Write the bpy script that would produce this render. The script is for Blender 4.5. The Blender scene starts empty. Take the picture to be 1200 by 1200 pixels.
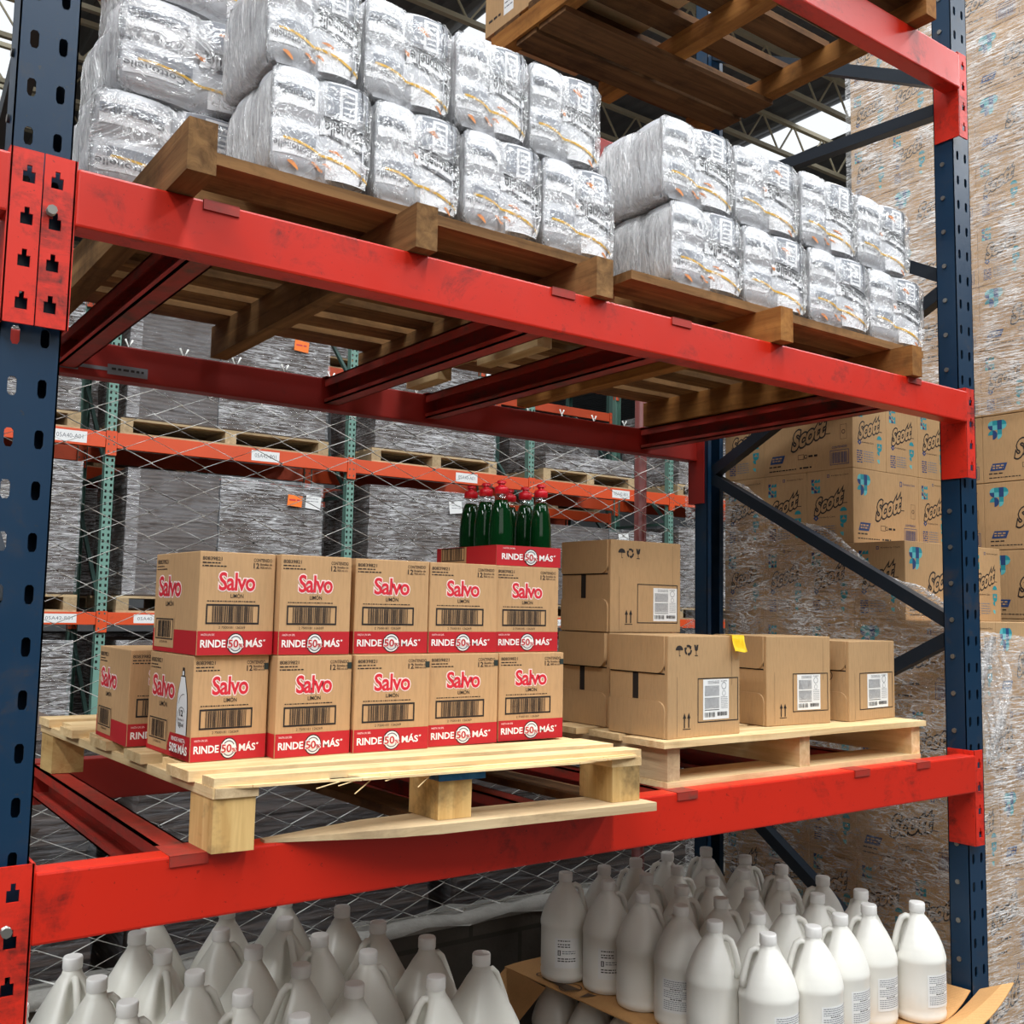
import bpy, bmesh, math, random
from mathutils import Vector, Matrix, noise as mnoise
random.seed(7)
sc = bpy.context.scene
COL = sc.collection
PI = math.pi

# ------------------------------------------------------------------ camera, world, light, exposure
def look(yaw, pitch, roll):
    f = Vector((math.sin(yaw)*math.cos(pitch), math.cos(yaw)*math.cos(pitch), math.sin(pitch)))
    r0 = Vector((math.cos(yaw), -math.sin(yaw), 0)); u0 = r0.cross(f)
    r = r0*math.cos(roll) + u0*math.sin(roll); u = -r0*math.sin(roll) + u0*math.cos(roll)
    return Matrix((r, u, -f)).transposed()
cd = bpy.data.cameras.new('camera'); cam = bpy.data.objects.new('camera', cd); COL.objects.link(cam)
cd.sensor_width = 36; cd.sensor_fit = 'HORIZONTAL'; cd.lens = 36*1195.145/1200
cd.clip_start = 0.05; cd.clip_end = 200
cam.matrix_world = Matrix.Translation((-0.3232, -1.5952, 1.4794)) @ look(0.6226, 0.0940, 0.0189).to_4x4()
sc.camera = cam
w = bpy.data.worlds.new('world'); sc.world = w; w.use_nodes = True
wb = w.node_tree.nodes['Background']; wb.inputs[0].default_value = (0.86, 0.93, 1.0, 1); wb.inputs[1].default_value = 0.05
SKY_X = (-9.0, -3.7, 1.55, 6.9, 12.35, 17.7)
for sx in SKY_X[:5]:
    for yc, en in ((-3.2, 900), (9.0, 70)):
        ld = bpy.data.lights.new('skylight_daylight', 'AREA'); ld.shape = 'RECTANGLE'; ld.size = 1.0; ld.size_y = 9.5
        ld.energy = en; ld.color = (0.95, 0.98, 1.0)
        lo = bpy.data.objects.new('skylight_daylight', ld); COL.objects.link(lo); lo.location = (sx, yc, 8.3)
ld = bpy.data.lights.new('front_fill', 'AREA'); ld.shape = 'RECTANGLE'; ld.size = 6; ld.size_y = 4.0  # unseen fill lamp added behind the camera to light the front faces
ld.energy = 110; ld.color = (1.0, 0.98, 0.95)
lo = bpy.data.objects.new('front_fill', ld); COL.objects.link(lo); lo.location = (-1.5, -8.0, 4.6)
lo.rotation_euler = (math.radians(70), 0, math.radians(-14))
vs = sc.view_settings
sc.display_settings.display_device = 'sRGB'
vs.view_transform = 'Standard'; vs.look = 'None'; vs.gamma = 1; vs.use_curve_mapping = False; vs.exposure = -0.12

# ------------------------------------------------------------------ materials
def lin(c):
    return tuple(((v/255)/12.92 if v/255 <= 0.04045 else ((v/255+0.055)/1.055)**2.4) for v in c) + (1,)
class NT:
    def __init__(s, name):
        s.m = bpy.data.materials.new(name); s.m.use_nodes = True
        s.t = s.m.node_tree; s.t.nodes.clear()
        s.out = s.n('ShaderNodeOutputMaterial')
    def n(s, typ, **kw):
        o = s.t.nodes.new(typ)
        for k, v in kw.items():
            if k.startswith('i_'):
                key = k[2:]; o.inputs[int(key) if key.isdigit() else key.replace('_', ' ')].default_value = v
            else: setattr(o, k, v)
        return o
    def l(s, a, b): s.t.links.new(a, b)
    def coord(s, scale=(1, 1, 1), rnd=False, rot=(0, 0, 0)):
        tc = s.n('ShaderNodeTexCoord'); mp = s.n('ShaderNodeMapping'); mp.inputs['Scale'].default_value = scale; mp.inputs['Rotation'].default_value = rot
        s.l(tc.outputs['Object'], mp.inputs['Vector'])
        if rnd:
            oi = s.n('ShaderNodeObjectInfo'); mu = s.n('ShaderNodeMath', operation='MULTIPLY', i_1=37.0); s.l(oi.outputs['Random'], mu.inputs[0])
            cx = s.n('ShaderNodeCombineXYZ')
            for i in range(3): s.l(mu.outputs[0], cx.inputs[i])
            s.l(cx.outputs[0], mp.inputs['Location'])
        return mp.outputs[0]
    def noise(s, vec, scale, detail=3, rough=0.55, dist=0):
        o = s.n('ShaderNodeTexNoise'); o.inputs['Scale'].default_value = scale; o.inputs['Detail'].default_value = detail
        o.inputs['Roughness'].default_value = rough; o.inputs['Distortion'].default_value = dist
        s.l(vec, o.inputs['Vector']); return o.outputs['Fac']
    def ramp(s, fac, *stops):
        o = s.n('ShaderNodeValToRGB'); e = o.color_ramp.elements
        while len(e) < len(stops): e.new(0.5)
        for el, (p, c) in zip(e, stops): el.position = p; el.color = c if len(c) == 4 else c + (1,)
        s.l(fac, o.inputs[0]); return o.outputs[0]
    def g(s, fac, a, b):  # grey ramp
        return s.ramp(fac, (a, (0, 0, 0, 1)), (b, (1, 1, 1, 1)))
    def mix(s, fac, a, b, blend='MIX'):
        o = s.n('ShaderNodeMix', data_type='RGBA', blend_type=blend)
        for sock, v in ((o.inputs[0], fac), (o.inputs[6], a), (o.inputs[7], b)):
            if hasattr(v, 'is_output'): s.l(v, sock)
            else: sock.default_value = v
        return o.outputs[2]
    def math(s, op, a, b=0.0, c=None, clamp=False):
        o = s.n('ShaderNodeMath', operation=op); o.use_clamp = clamp
        for i, v in enumerate((a, b, c)):
            if v is None: continue
            if hasattr(v, 'is_output'): s.l(v, o.inputs[i])
            else: o.inputs[i].default_value = v
        return o.outputs[0]
    def ridge(s, fac, k):   # thin bright lines where the noise crosses 0.5
        a = s.math('SUBTRACT', fac, 0.5); b = s.math('ABSOLUTE', a); c = s.math('MULTIPLY', b, -k); return s.math('ADD', c, 1.0, clamp=True)
    def bump(s, h, strength=0.3, dist=0.01):
        o = s.n('ShaderNodeBump'); o.inputs['Strength'].default_value = strength; o.inputs['Distance'].default_value = dist
        s.l(h, o.inputs['Height']); return o.outputs[0]
    def pbr(s, col, rough=0.5, metal=0, normal=None, **kw):
        p = s.n('ShaderNodeBsdfPrincipled'); p.inputs['Metallic'].default_value = metal
        for sock, v in ((p.inputs['Base Color'], col), (p.inputs['Roughness'], rough)):
            if hasattr(v, 'is_output'): s.l(v, sock)
            else: sock.default_value = v
        if normal is not None: s.l(normal, p.inputs['Normal'])
        for k, v in kw.items(): p.inputs[k.replace('_', ' ')].default_value = v
        return p.outputs[0]
    def done(s, sh): s.l(sh, s.out.inputs['Surface']); return s.m

def flat(name, c, rough=0.6, metal=0, **kw):
    t = NT(name); return t.done(t.pbr(lin(c), rough, metal, **kw))
def cardboard(name, c, var=0.12):
    t = NT(name); v = t.coord(rnd=True)
    f = t.noise(v, 6, 4); col = t.mix(f, lin([x*(1-var) for x in c]), lin([min(255, x*(1+var*0.6)) for x in c]))
    sp = t.noise(t.coord((1, 1, 0.12), rnd=True), 260, 2); col = t.mix(t.math('MULTIPLY', t.g(sp, 0.45, 0.75), 0.22), col, lin([x*0.72 for x in c]))
    wv = t.n('ShaderNodeTexWave', wave_type='BANDS', bands_direction='DIAGONAL'); wv.inputs['Scale'].default_value = 55; wv.inputs['Distortion'].default_value = 0.4
    t.l(t.coord((1, 1, 0)), wv.inputs['Vector'])
    return t.done(t.pbr(col, 0.78, normal=t.bump(wv.outputs['Fac'], 0.10, 0.002), Specular_IOR_Level=0.25))
def wood(name, c1, c2, axis, stain=0.35, stain_c=(50, 40, 30)):
    s = [26, 26, 26]; s['xyz'.index(axis)] = 1.6
    t = NT(name); v = t.coord(tuple(s), rnd=True)
    f = t.noise(v, 1.6, 6, 0.62, 0.6)
    col = t.mix(t.g(f, 0.28, 0.72), lin(c1), lin(c2))
    v2 = t.coord((1, 1, 1), rnd=True)
    st = t.noise(v2, 7, 5, 0.7)
    col = t.mix(t.math('MULTIPLY', t.g(st, 0.50, 0.72), stain), col, lin(stain_c))
    oi = t.n('ShaderNodeObjectInfo'); br = t.math('MULTIPLY_ADD', oi.outputs['Random'], 0.4, 0.78)
    cb = t.n('ShaderNodeCombineXYZ')
    for i in range(3): t.l(br, cb.inputs[i])
    col = t.mix(1.0, col, cb.outputs[0], 'MULTIPLY')
    return t.done(t.pbr(col, 0.8, normal=t.bump(f, 0.35, 0.004), Specular_IOR_Level=0.2))
def paint(name, c, scuff_c, amount=0.5, rough=0.38, lo=0.58, hi=0.72):
    t = NT(name); v = t.coord((1, 1, 1), rnd=True)
    a = t.noise(v, 9, 7, 0.72, 0.4); b = t.noise(t.coord((2, 2, 9), rnd=True), 4, 5, 0.7)
    col = t.mix(t.noise(v, 2.2, 2), lin([x*0.88 for x in c]), lin(c))
    k = t.math('MULTIPLY', t.math('MULTIPLY', t.g(a, lo, hi), t.g(b, 0.38, 0.62)), amount)
    col = t.mix(k, col, lin(scuff_c))
    sp = t.g(t.noise(v, 130, 2), 0.70, 0.76); col = t.mix(t.math('MULTIPLY', sp, amount*0.7), col, lin(scuff_c))
    r = t.math('MULTIPLY_ADD', a, 0.25, rough-0.1)
    return t.done(t.pbr(col, r, normal=t.bump(a, 0.05, 0.003)))
def film(name, vscale, base=0.06, streak=0.55, k=10, tint=(255, 255, 255), scale=1.0, rough=0.16, dist=0.8, rot=(0, 0, 0), bump=0.7, broad=0.15, gloss=0.07, rnd=False):
    t = NT(name); t.m.use_backface_culling = False
    v = t.coord(vscale, rot=rot, rnd=rnd)
    n1 = t.noise(v, 3.0*scale, 4, 0.6, dist); n2 = t.noise(v, 8.0*scale, 3, 0.6, dist)
    r = t.math('MAXIMUM', t.ridge(n1, k), t.math('MULTIPLY', t.ridge(n2, k*0.8), 0.8))  # white streaks: milky folds, with the film's reflections painted in
    patch = t.g(t.noise(t.coord((1, 1, 1)), 2.6*scale, 2), 0.36, 0.66)
    r = t.math('MULTIPLY', r, t.math('MULTIPLY_ADD', patch, 0.75, 0.25))
    fac = t.math('ADD', t.math('MULTIPLY_ADD', r, streak, base), t.math('MULTIPLY', t.g(n2, 0.45, 0.8), broad), clamp=True)
    h = t.math('ADD', n1, t.math('MULTIPLY', n2, 0.6))
    sh = t.pbr(lin(tint), rough, normal=t.bump(h, bump, 0.02), Specular_IOR_Level=0.9)
    gl = t.n('ShaderNodeBsdfGlossy'); gl.inputs['Roughness'].default_value = rough; gl.inputs['Color'].default_value = (1, 1, 1, 1); t.l(t.bump(h, bump, 0.02), gl.inputs['Normal'])
    tr = t.n('ShaderNodeBsdfTransparent')
    m1 = t.n('ShaderNodeMixShader'); m1.inputs[0].default_value = gloss; t.l(tr.outputs[0], m1.inputs[1]); t.l(gl.outputs[0], m1.inputs[2])
    m2 = t.n('ShaderNodeMixShader'); t.l(fac, m2.inputs[0]); t.l(m1.outputs[0], m2.inputs[1]); t.l(sh, m2.inputs[2])
    return t.done(m2.outputs[0])

M = {}
M['salvo_board'] = cardboard('tan_carton', (198, 158, 114), 0.06)
M['plain_board'] = cardboard('plain_carton', (186, 150, 108), 0.08)
M['tissue_board'] = cardboard('tissue_carton', (186, 150, 108), 0.08)
M['sheet_board'] = cardboard('tier_sheet_board', (205, 155, 100), 0.08)
M['red_ink'] = flat('red_ink', (186, 26, 36), 0.55)
M['logo_red'] = flat('logo_red', (214, 40, 56), 0.5)
M['pink_white'] = flat('pink_white_ink', (250, 226, 220), 0.6)
M['white_ink'] = flat('white_ink', (245, 240, 235), 0.6)
M['black_ink'] = flat('black_ink', (34, 28, 26), 0.65)
M['brown_ink'] = flat('brown_ink', (92, 70, 52), 0.65)
M['paper'] = flat('label_paper', (236, 236, 234), 0.55)
M['code_ink'] = flat('code_ink', (38, 50, 46), 0.6)
M['grey_ink'] = flat('grey_ink', (120, 122, 128), 0.6)
M['navy_ink'] = flat('navy_ink', (30, 62, 112), 0.6)
M['teal_ink'] = flat('teal_ink', (30, 138, 150), 0.6)
M['aqua_ink'] = flat('aqua_ink', (92, 178, 182), 0.6)
M['yellow_note'] = flat('yellow_note', (255, 222, 20), 0.6)
M['orange_tag'] = flat('orange_tag', (255, 128, 40), 0.6)
M['dark_gap'] = flat('dark_gap', (30, 20, 14), 0.9)
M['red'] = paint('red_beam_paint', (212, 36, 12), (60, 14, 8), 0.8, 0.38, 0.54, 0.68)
M['red_worn'] = paint('worn_red_paint', (224, 42, 20), (58, 22, 14), 0.95, 0.45, 0.48, 0.62)
M['red_rust'] = paint('rusty_red_paint', (176, 44, 30), (84, 58, 46), 0.95, 0.55, 0.40, 0.62)
M['dark_red'] = paint('dark_red_paint', (120, 22, 12), (40, 14, 10), 0.6, 0.5)
M['blue'] = paint('blue_column_paint', (10, 48, 76), (70, 58, 44), 0.65, 0.36, 0.55, 0.70)
M['post_red'] = paint('dark_post_paint', (98, 28, 20), (44, 22, 16), 0.6, 0.5)
M['shaded_red'] = paint('shaded_beam_red', (156, 26, 12), (46, 14, 10), 0.6, 0.5)  # beam red with the shade at the rear put into the colour
M['black_steel'] = paint('dark_brace_paint', (22, 34, 46), (60, 60, 60), 0.4, 0.4)
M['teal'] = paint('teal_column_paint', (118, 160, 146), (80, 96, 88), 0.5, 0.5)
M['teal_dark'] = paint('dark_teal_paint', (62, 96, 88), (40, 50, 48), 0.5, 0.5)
M['orange'] = paint('orange_beam_paint', (232, 84, 34), (120, 50, 30), 0.4, 0.45)
M['steel'] = flat('bolt_steel', (150, 148, 142), 0.35, 0.8)
M['wire'] = flat('galvanised_wire', (226, 226, 220), 0.45)
for ax in 'xyz':
    M['pine_'+ax] = wood('new_pine_'+ax, (206, 168, 116), (240, 214, 166), ax, 0.3, (132, 98, 62))
    M['block_'+ax] = wood('pine_block_'+ax, (186, 144, 86), (224, 190, 128), ax, 0.85, (78, 62, 44))
    M['brown_'+ax] = wood('old_brown_wood_'+ax, (92, 64, 36), (150, 112, 70), ax, 0.6, (44, 30, 18))
    M['dark_'+ax] = wood('dark_old_wood_'+ax, (72, 48, 28), (118, 84, 52), ax, 0.6, (30, 20, 14))
    M['amber_'+ax] = wood('amber_wood_'+ax, (122, 76, 34), (166, 114, 58), ax, 0.5, (56, 34, 16))
    M['grey_'+ax] = wood('grey_pallet_wood_'+ax, (166, 140, 106), (204, 180, 142), ax, 0.4, (90, 74, 58))
M['blue_wood'] = wood('blue_painted_wood', (30, 84, 130), (62, 124, 170), 'y', 0.4, (70, 70, 70))
M['jug'] = flat('jug_plastic', (236, 234, 226), 0.34, Subsurface_Weight=0.0)
M['jug_clear'] = flat('milky_jug_plastic', (224, 222, 212), 0.3)
M['cap'] = flat('jug_cap_white', (240, 238, 234), 0.45)
M['cap_red'] = flat('bottle_cap_red', (214, 16, 34), 0.35)
M['roll'] = flat('printed_pack', (192, 193, 197), 0.4)
M['roll_white'] = flat('pack_white', (240, 240, 242), 0.4)
M['roll_grey'] = flat('pack_grey', (150, 154, 162), 0.4)
M['pk_black'] = flat('pack_black', (40, 40, 44), 0.4)
M['pk_yellow'] = flat('pack_yellow', (226, 176, 44), 0.4)
M['pk_orange'] = flat('pack_orange', (222, 140, 74), 0.4)
M['pk_dark'] = flat('pack_dark_grey', (96, 96, 100), 0.5)  # dark grey print on the packs
def liquid():
    t = NT('green_detergent'); p = t.pbr((0.002, 0.040, 0.008, 1), 0.06, IOR=1.38, Transmission_Weight=0.35, Specular_IOR_Level=0.7); return t.done(p)
M['green'] = liquid()
def clearp():
    t = NT('clear_bottle_plastic'); tr = t.n('ShaderNodeBsdfTransparent'); g = t.n('ShaderNodeBsdfGlossy'); g.inputs['Roughness'].default_value = 0.08
    m = t.n('ShaderNodeMixShader'); m.inputs[0].default_value = 0.22; t.l(tr.outputs[0], m.inputs[1]); t.l(g.outputs[0], m.inputs[2]); return t.done(m.outputs[0])
M['clear'] = clearp()
M['pack_film'] = film('pack_film', (1, 1, 1), 0.02, 0.8, 34, scale=2.6, dist=1.6, rough=0.12, bump=1.0, broad=0.02, gloss=0.06, rnd=True)
M['side_film'] = film('gathered_film', (5, 5, 0.9), 0.10, 0.8, 8, scale=2.2, dist=1.2, rough=0.12, bump=1.0, broad=0.25)
M['wrap_far'] = film('stretch_wrap_far', (1.0, 0.8, 9), 0.05, 0.9, 20, scale=2.6, dist=0.35, rough=0.22, bump=0.6, rot=(-0.30, 0, 0), broad=0.10, gloss=0.03)
M['wrap_near'] = film('stretch_wrap_near', (1.0, 1.0, 3.6), 0.02, 0.95, 22, scale=2.6, dist=1.2, rough=0.16, bump=1.0, rot=(0.45, 0, 0), broad=0.03, gloss=0.05)
M['wrap_grey'] = film('stretch_wrap_grey', (0.6, 0.6, 12), 0.0, 0.95, 24, tint=(250, 250, 252), scale=1.0, dist=0.6, rough=0.15, bump=1.0, broad=0.02, gloss=0.03)
M['wrap_thin'] = film('stretch_wrap_thin', (0.7, 0.7, 6), 0.02, 0.18, 12, tint=(235, 238, 245), scale=1.4, dist=0.6, rough=0.2, bump=0.7, broad=0.01, gloss=0.02)
def sheets():
    t = NT('stacked_grey_sheets'); wv = t.n('ShaderNodeTexWave', wave_type='BANDS', bands_direction='Z'); wv.inputs['Scale'].default_value = 9.0; wv.inputs['Distortion'].default_value = 1.6; wv.inputs['Detail'].default_value = 3
    t.l(t.coord((0.4, 0.4, 1)), wv.inputs['Vector'])
    n = t.noise(t.coord((0.6, 0.6, 60)), 1.0, 3)
    f = t.math('MULTIPLY_ADD', n, 0.6, t.math('MULTIPLY', wv.outputs['Fac'], 0.4))
    return t.done(t.pbr(t.mix(f, lin((36, 27, 22)), lin((92, 76, 66))), 0.75, normal=t.bump(f, 0.6, 0.01)))
M['sheets'] = sheets()
def block():
    t = NT('concrete_block'); br = t.n('ShaderNodeTexBrick'); br.inputs['Scale'].default_value = 1.0
    br.inputs['Color1'].default_value = lin((98, 92, 84)); br.inputs['Color2'].default_value = lin((86, 82, 76)); br.inputs['Mortar'].default_value = lin((70, 66, 60))
    br.inputs['Brick Width'].default_value = 0.4; br.inputs['Row Height'].default_value = 0.2; br.inputs['Mortar Size'].default_value = 0.008
    v = t.coord(rot=(PI/2, 0, 0)); t.l(v, br.inputs['Vector']); n = t.noise(t.coord(), 30, 5)
    col = t.mix(t.math('MULTIPLY', n, 0.4), br.outputs['Color'], lin((60, 58, 54)))
    return t.done(t.pbr(col, 0.95, normal=t.bump(n, 0.5, 0.01)))
M['block_wall'] = block()
def concrete(name, a, b, sc_=4):
    t = NT(name); n = t.noise(t.coord(), sc_, 6, 0.7); return t.done(t.pbr(t.mix(n, lin(a), lin(b)), 0.85, normal=t.bump(n, 0.4, 0.01)))
M['mortar'] = concrete('mortar_cap', (118, 116, 110), (176, 174, 168), 22)
M['floor'] = concrete('warehouse_floor', (58, 55, 52), (80, 76, 72), 2)
M['far_wall'] = concrete('far_wall_paint', (176, 180, 184), (200, 202, 204), 1)
M['roof'] = concrete('roof_sheet', (120, 122, 124), (140, 142, 144), 1)
M['cream'] = flat('cream_steel', (226, 214, 184), 0.5)
def sky():
    t = NT('skylight_panel'); e = t.n('ShaderNodeEmission'); e.inputs['Color'].default_value = (0.93, 0.97, 1, 1); e.inputs['Strength'].default_value = 1.15; return t.done(e.outputs[0])
M['skylight'] = sky()

# ------------------------------------------------------------------ mesh builder
FONTC = {}
def glyphs(s, bold=0.0, shear=0.0, space=1.0):
    key = (s, bold, shear, space)
    if key not in FONTC:
        cu = bpy.data.curves.new('lettering', 'FONT'); cu.body = s; cu.offset = bold; cu.shear = shear; cu.space_character = space; cu.resolution_u = 3
        o = bpy.data.objects.new('lettering', cu); COL.objects.link(o); bpy.context.view_layer.update()
        me = bpy.data.meshes.new_from_object(o.evaluated_get(bpy.context.evaluated_depsgraph_get()))
        vs_ = [(v.co.x, v.co.y) for v in me.vertices]; fs = [tuple(p.vertices) for p in me.polygons]
        bpy.data.objects.remove(o); bpy.data.curves.remove(cu); bpy.data.meshes.remove(me)
        FONTC[key] = (vs_, fs)
    return FONTC[key]
class Fr:      # a flat frame on a face: origin, right, up, outward
    def __init__(s, o, u, v, n): s.o, s.u, s.v, s.n = Vector(o), Vector(u), Vector(v), Vector(n)
    def p(s, a, b, off=0): return s.o + s.u*a + s.v*b + s.n*off
def front(o=(0, 0, 0)): return Fr(o, (1, 0, 0), (0, 0, 1), (0, -1, 0))
def leftf(d, o=(0, 0, 0)): return Fr(Vector(o)+Vector((0, d, 0)), (0, -1, 0), (0, 0, 1), (-1, 0, 0))
LAY = 0.0004
class MB:
    def __init__(s): s.bm = bmesh.new(); s.mats = []
    def mi(s, m):
        m = M[m] if isinstance(m, str) else m
        if m not in s.mats: s.mats.append(m)
        return s.mats.index(m)
    def face(s, pts, m, smooth=False):
        try: f = s.bm.faces.new([s.bm.verts.new(p) for p in pts])
        except ValueError: return
        f.material_index = s.mi(m); f.smooth = smooth; return f
    def box(s, x0, x1, y0, y1, z0, z1, m, bevel=0.0, fn=None):
        P = [Vector((x, y, z)) for z in (z0, z1) for y in (y0, y1) for x in (x0, x1)]
        if fn: P = [fn(p) for p in P]
        v = [s.bm.verts.new(p) for p in P]; k = s.mi(m); fs = []
        for q in ((0, 2, 3, 1), (4, 5, 7, 6), (0, 1, 5, 4), (2, 6, 7, 3), (0, 4, 6, 2), (1, 3, 7, 5)):
            f = s.bm.faces.new([v[i] for i in q]); f.material_index = k; fs.append(f)
        if bevel:
            es = list({e for f in fs for e in f.edges})
            r = bmesh.ops.bevel(s.bm, geom=es, offset=bevel, segments=2, profile=0.6, affect='EDGES')
            for f in r['faces']: f.material_index = k
        return v
    def tube(s, pts, r, m, n=8, cap=True, smooth=True):
        pts = [Vector(p) for p in pts]; rings = []; k = s.mi(m)
        rs = r if isinstance(r, (list, tuple)) else [r]*len(pts)
        for i, p in enumerate(pts):
            d = (pts[min(i+1, len(pts)-1)] - pts[max(i-1, 0)]).normalized()
            a = d.cross(Vector((0, 0, 1)));
            if a.length < 1e-3: a = d.cross(Vector((1, 0, 0)))
            a.normalize(); b = d.cross(a)
            rings.append([s.bm.verts.new(p + (a*math.cos(2*PI*j/n) + b*math.sin(2*PI*j/n))*rs[i]) for j in range(n)])
        for A, B in zip(rings, rings[1:]):
            for j in range(n):
                f = s.bm.faces.new((A[j], A[(j+1) % n], B[(j+1) % n], B[j])); f.material_index = k; f.smooth = smooth
        if cap:
            for R in (rings[0], rings[-1]):
                f = s.bm.faces.new(R); f.material_index = k
    def bar(s, a, b, w, h, m, up=(0, 0, 1)):     # square bar from a to b
        a, b = Vector(a), Vector(b); d = (b-a).normalized(); sd = d.cross(Vector(up)).normalized(); u = sd.cross(d).normalized(); k = s.mi(m)
        R = [[s.bm.verts.new(p + sd*(w/2*i) + u*(h/2*j)) for i, j in ((-1, -1), (1, -1), (1, 1), (-1, 1))] for p in (a, b)]
        for j in range(4):
            f = s.bm.faces.new((R[0][j], R[0][(j+1) % 4], R[1][(j+1) % 4], R[1][j])); f.material_index = k
        for q in R: s.bm.faces.new(q).material_index = k
    def lathe(s, prof, m, n=24, c=(0, 0, 0), fn=None, cap=True):
        k = s.mi(m); c = Vector(c); rings = []
        for r, z in prof:
            ring = []
            for j in range(n):
                a = 2*PI*j/n; p = Vector((r*math.cos(a), r*math.sin(a), z))
                if fn: p = fn(p, a)
                ring.append(s.bm.verts.new(c+p))
            rings.append(ring)
        for A, B in zip(rings, rings[1:]):
            for j in range(n):
                f = s.bm.faces.new((A[j], A[(j+1) % n], B[(j+1) % n], B[j])); f.material_index = k; f.smooth = True
        if cap:
            for R in (rings[0], rings[-1]): s.bm.faces.new(R).material_index = k
    def rect(s, fr, u0, u1, v0, v1, m, lay=1):
        s.face([fr.p(u0, v0, lay*LAY), fr.p(u1, v0, lay*LAY), fr.p(u1, v1, lay*LAY), fr.p(u0, v1, lay*LAY)], m)
    def poly(s, fr, pts, m, lay=1): s.face([fr.p(a, b, lay*LAY) for a, b in pts], m)
    def ring(s, fr, cu, cv, r0, r1, m, lay=1, n=28, a0=0, a1=2*PI):
        for j in range(n):
            t0, t1 = a0+(a1-a0)*j/n, a0+(a1-a0)*(j+1)/n
            s.poly(fr, [(cu+r*math.cos(t), cv+r*math.sin(t)) for r, t in ((r0, t0), (r1, t0), (r1, t1), (r0, t1))], m, lay)
    def disc(s, fr, cu, cv, r, m, lay=1, n=28, rv=None): s.poly(fr, [(cu+r*math.cos(2*PI*j/n), cv+(rv or r)*math.sin(2*PI*j/n)) for j in range(n)], m, lay)
    def frame(s, fr, u0, u1, v0, v1, t, m, lay=1):
        s.rect(fr, u0, u1, v0, v0+t, m, lay); s.rect(fr, u0, u1, v1-t, v1, m, lay); s.rect(fr, u0, u0+t, v0+t, v1-t, m, lay); s.rect(fr, u1-t, u1, v0+t, v1-t, m, lay)
    def text(s, fr, txt, u0, u1, v0, v1, m, lay=1, bold=0.0, shear=0.0, slope=0.0, flip=False, fn=None, ref=None, space=1.0):
        V, F = glyphs(txt, bold, shear, space)
        if not V: return
        RV = glyphs(*ref)[0] if ref else V
        x0, x1 = min(p[0] for p in RV), max(p[0] for p in RV); y0, y1 = min(p[1] for p in RV), max(p[1] for p in RV)
        k = s.mi(m); out = []
        for x, y in V:
            a, b = (x-x0)/(x1-x0), (y-y0)/(y1-y0)
            if flip: a, b = 1-a, 1-b
            u = u0+(u1-u0)*a; v = v0+(v1-v0)*b + slope*(a-0.5)*(u1-u0)
            out.append(s.bm.verts.new(fn(u, v, lay*LAY) if fn else fr.p(u, v, lay*LAY)))
        for q in F:
            try: f = s.bm.faces.new([out[i] for i in q]); f.material_index = k
            except ValueError: pass
    def dashes(s, fr, u0, u1, v, h, m, lay=1, seed=0):   # a line of print too small to read
        rg = random.Random(seed); u = u0
        while u < u1:
            L = rg.uniform(0.5, 2.2)*h*2; s.rect(fr, u, min(u+L, u1), v, v+h, m, lay); u += L + h*0.8
    def barcode(s, fr, u0, u1, v0, v1, m, lay=1, seed=3, n=34):
        rg = random.Random(seed); wd = [rg.choice((1, 1, 2, 3)) for _ in range(2*n)]; tot = sum(wd); u = u0
        for i, q in enumerate(wd):
            du = (u1-u0)*q/tot
            if i % 2 == 0: s.rect(fr, u, u+du, v0, v1, m, lay)
            u += du
    def plate(s, fr, w0, w1, h0, h1, holes, t, m):      # plate with real holes
        b2 = bmesh.new(); es = []
        for loop in [[(w0, h0), (w1, h0), (w1, h1), (w0, h1)]] + holes:
            vv = [b2.verts.new((a, b, 0)) for a, b in loop]
            es += [b2.edges.new((vv[i], vv[(i+1) % len(vv)])) for i in range(len(vv))]
        bmesh.ops.triangle_fill(b2, use_beauty=True, edges=es)
        k = s.mi(m)
        V0 = {v: s.bm.verts.new(fr.p(v.co.x, v.co.y, 0)) for v in b2.verts}; V1 = {v: s.bm.verts.new(fr.p(v.co.x, v.co.y, -t)) for v in b2.verts}
        for f in b2.faces:
            s.bm.faces.new([V0[v] for v in f.verts]).material_index = k; s.bm.faces.new([V1[v] for v in reversed(f.verts)]).material_index = k
        for e in b2.edges:
            if len(e.link_faces) == 1:
                a, b = e.verts; s.bm.faces.new((V0[a], V0[b], V1[b], V1[a])).material_index = k
        b2.free()
    def build(s, name, parent=None, loc=None, recalc=False, weld=0):
        if weld: bmesh.ops.remove_doubles(s.bm, verts=s.bm.verts, dist=weld)
        if recalc: bmesh.ops.recalc_face_normals(s.bm, faces=s.bm.faces)
        me = bpy.data.meshes.new(name); s.bm.to_mesh(me); s.bm.free()
        for m in s.mats: me.materials.append(m)
        o = bpy.data.objects.new(name, me); COL.objects.link(o)
        if parent is not None: o.parent = parent
        if loc: o.location = loc
        return o
def tag(o, label, cat, group=None, kind=None):
    o['label'] = label; o['category'] = cat
    if group: o['group'] = group
    if kind: o['kind'] = kind
    return o
def thing(name, label, cat, loc=(0, 0, 0), rz=0, group=None):
    o = bpy.data.objects.new(name, None); o.empty_display_size = 0.05; COL.objects.link(o); o.location = loc; o.rotation_euler = (0, 0, rz)
    return tag(o, label, cat, group)
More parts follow.
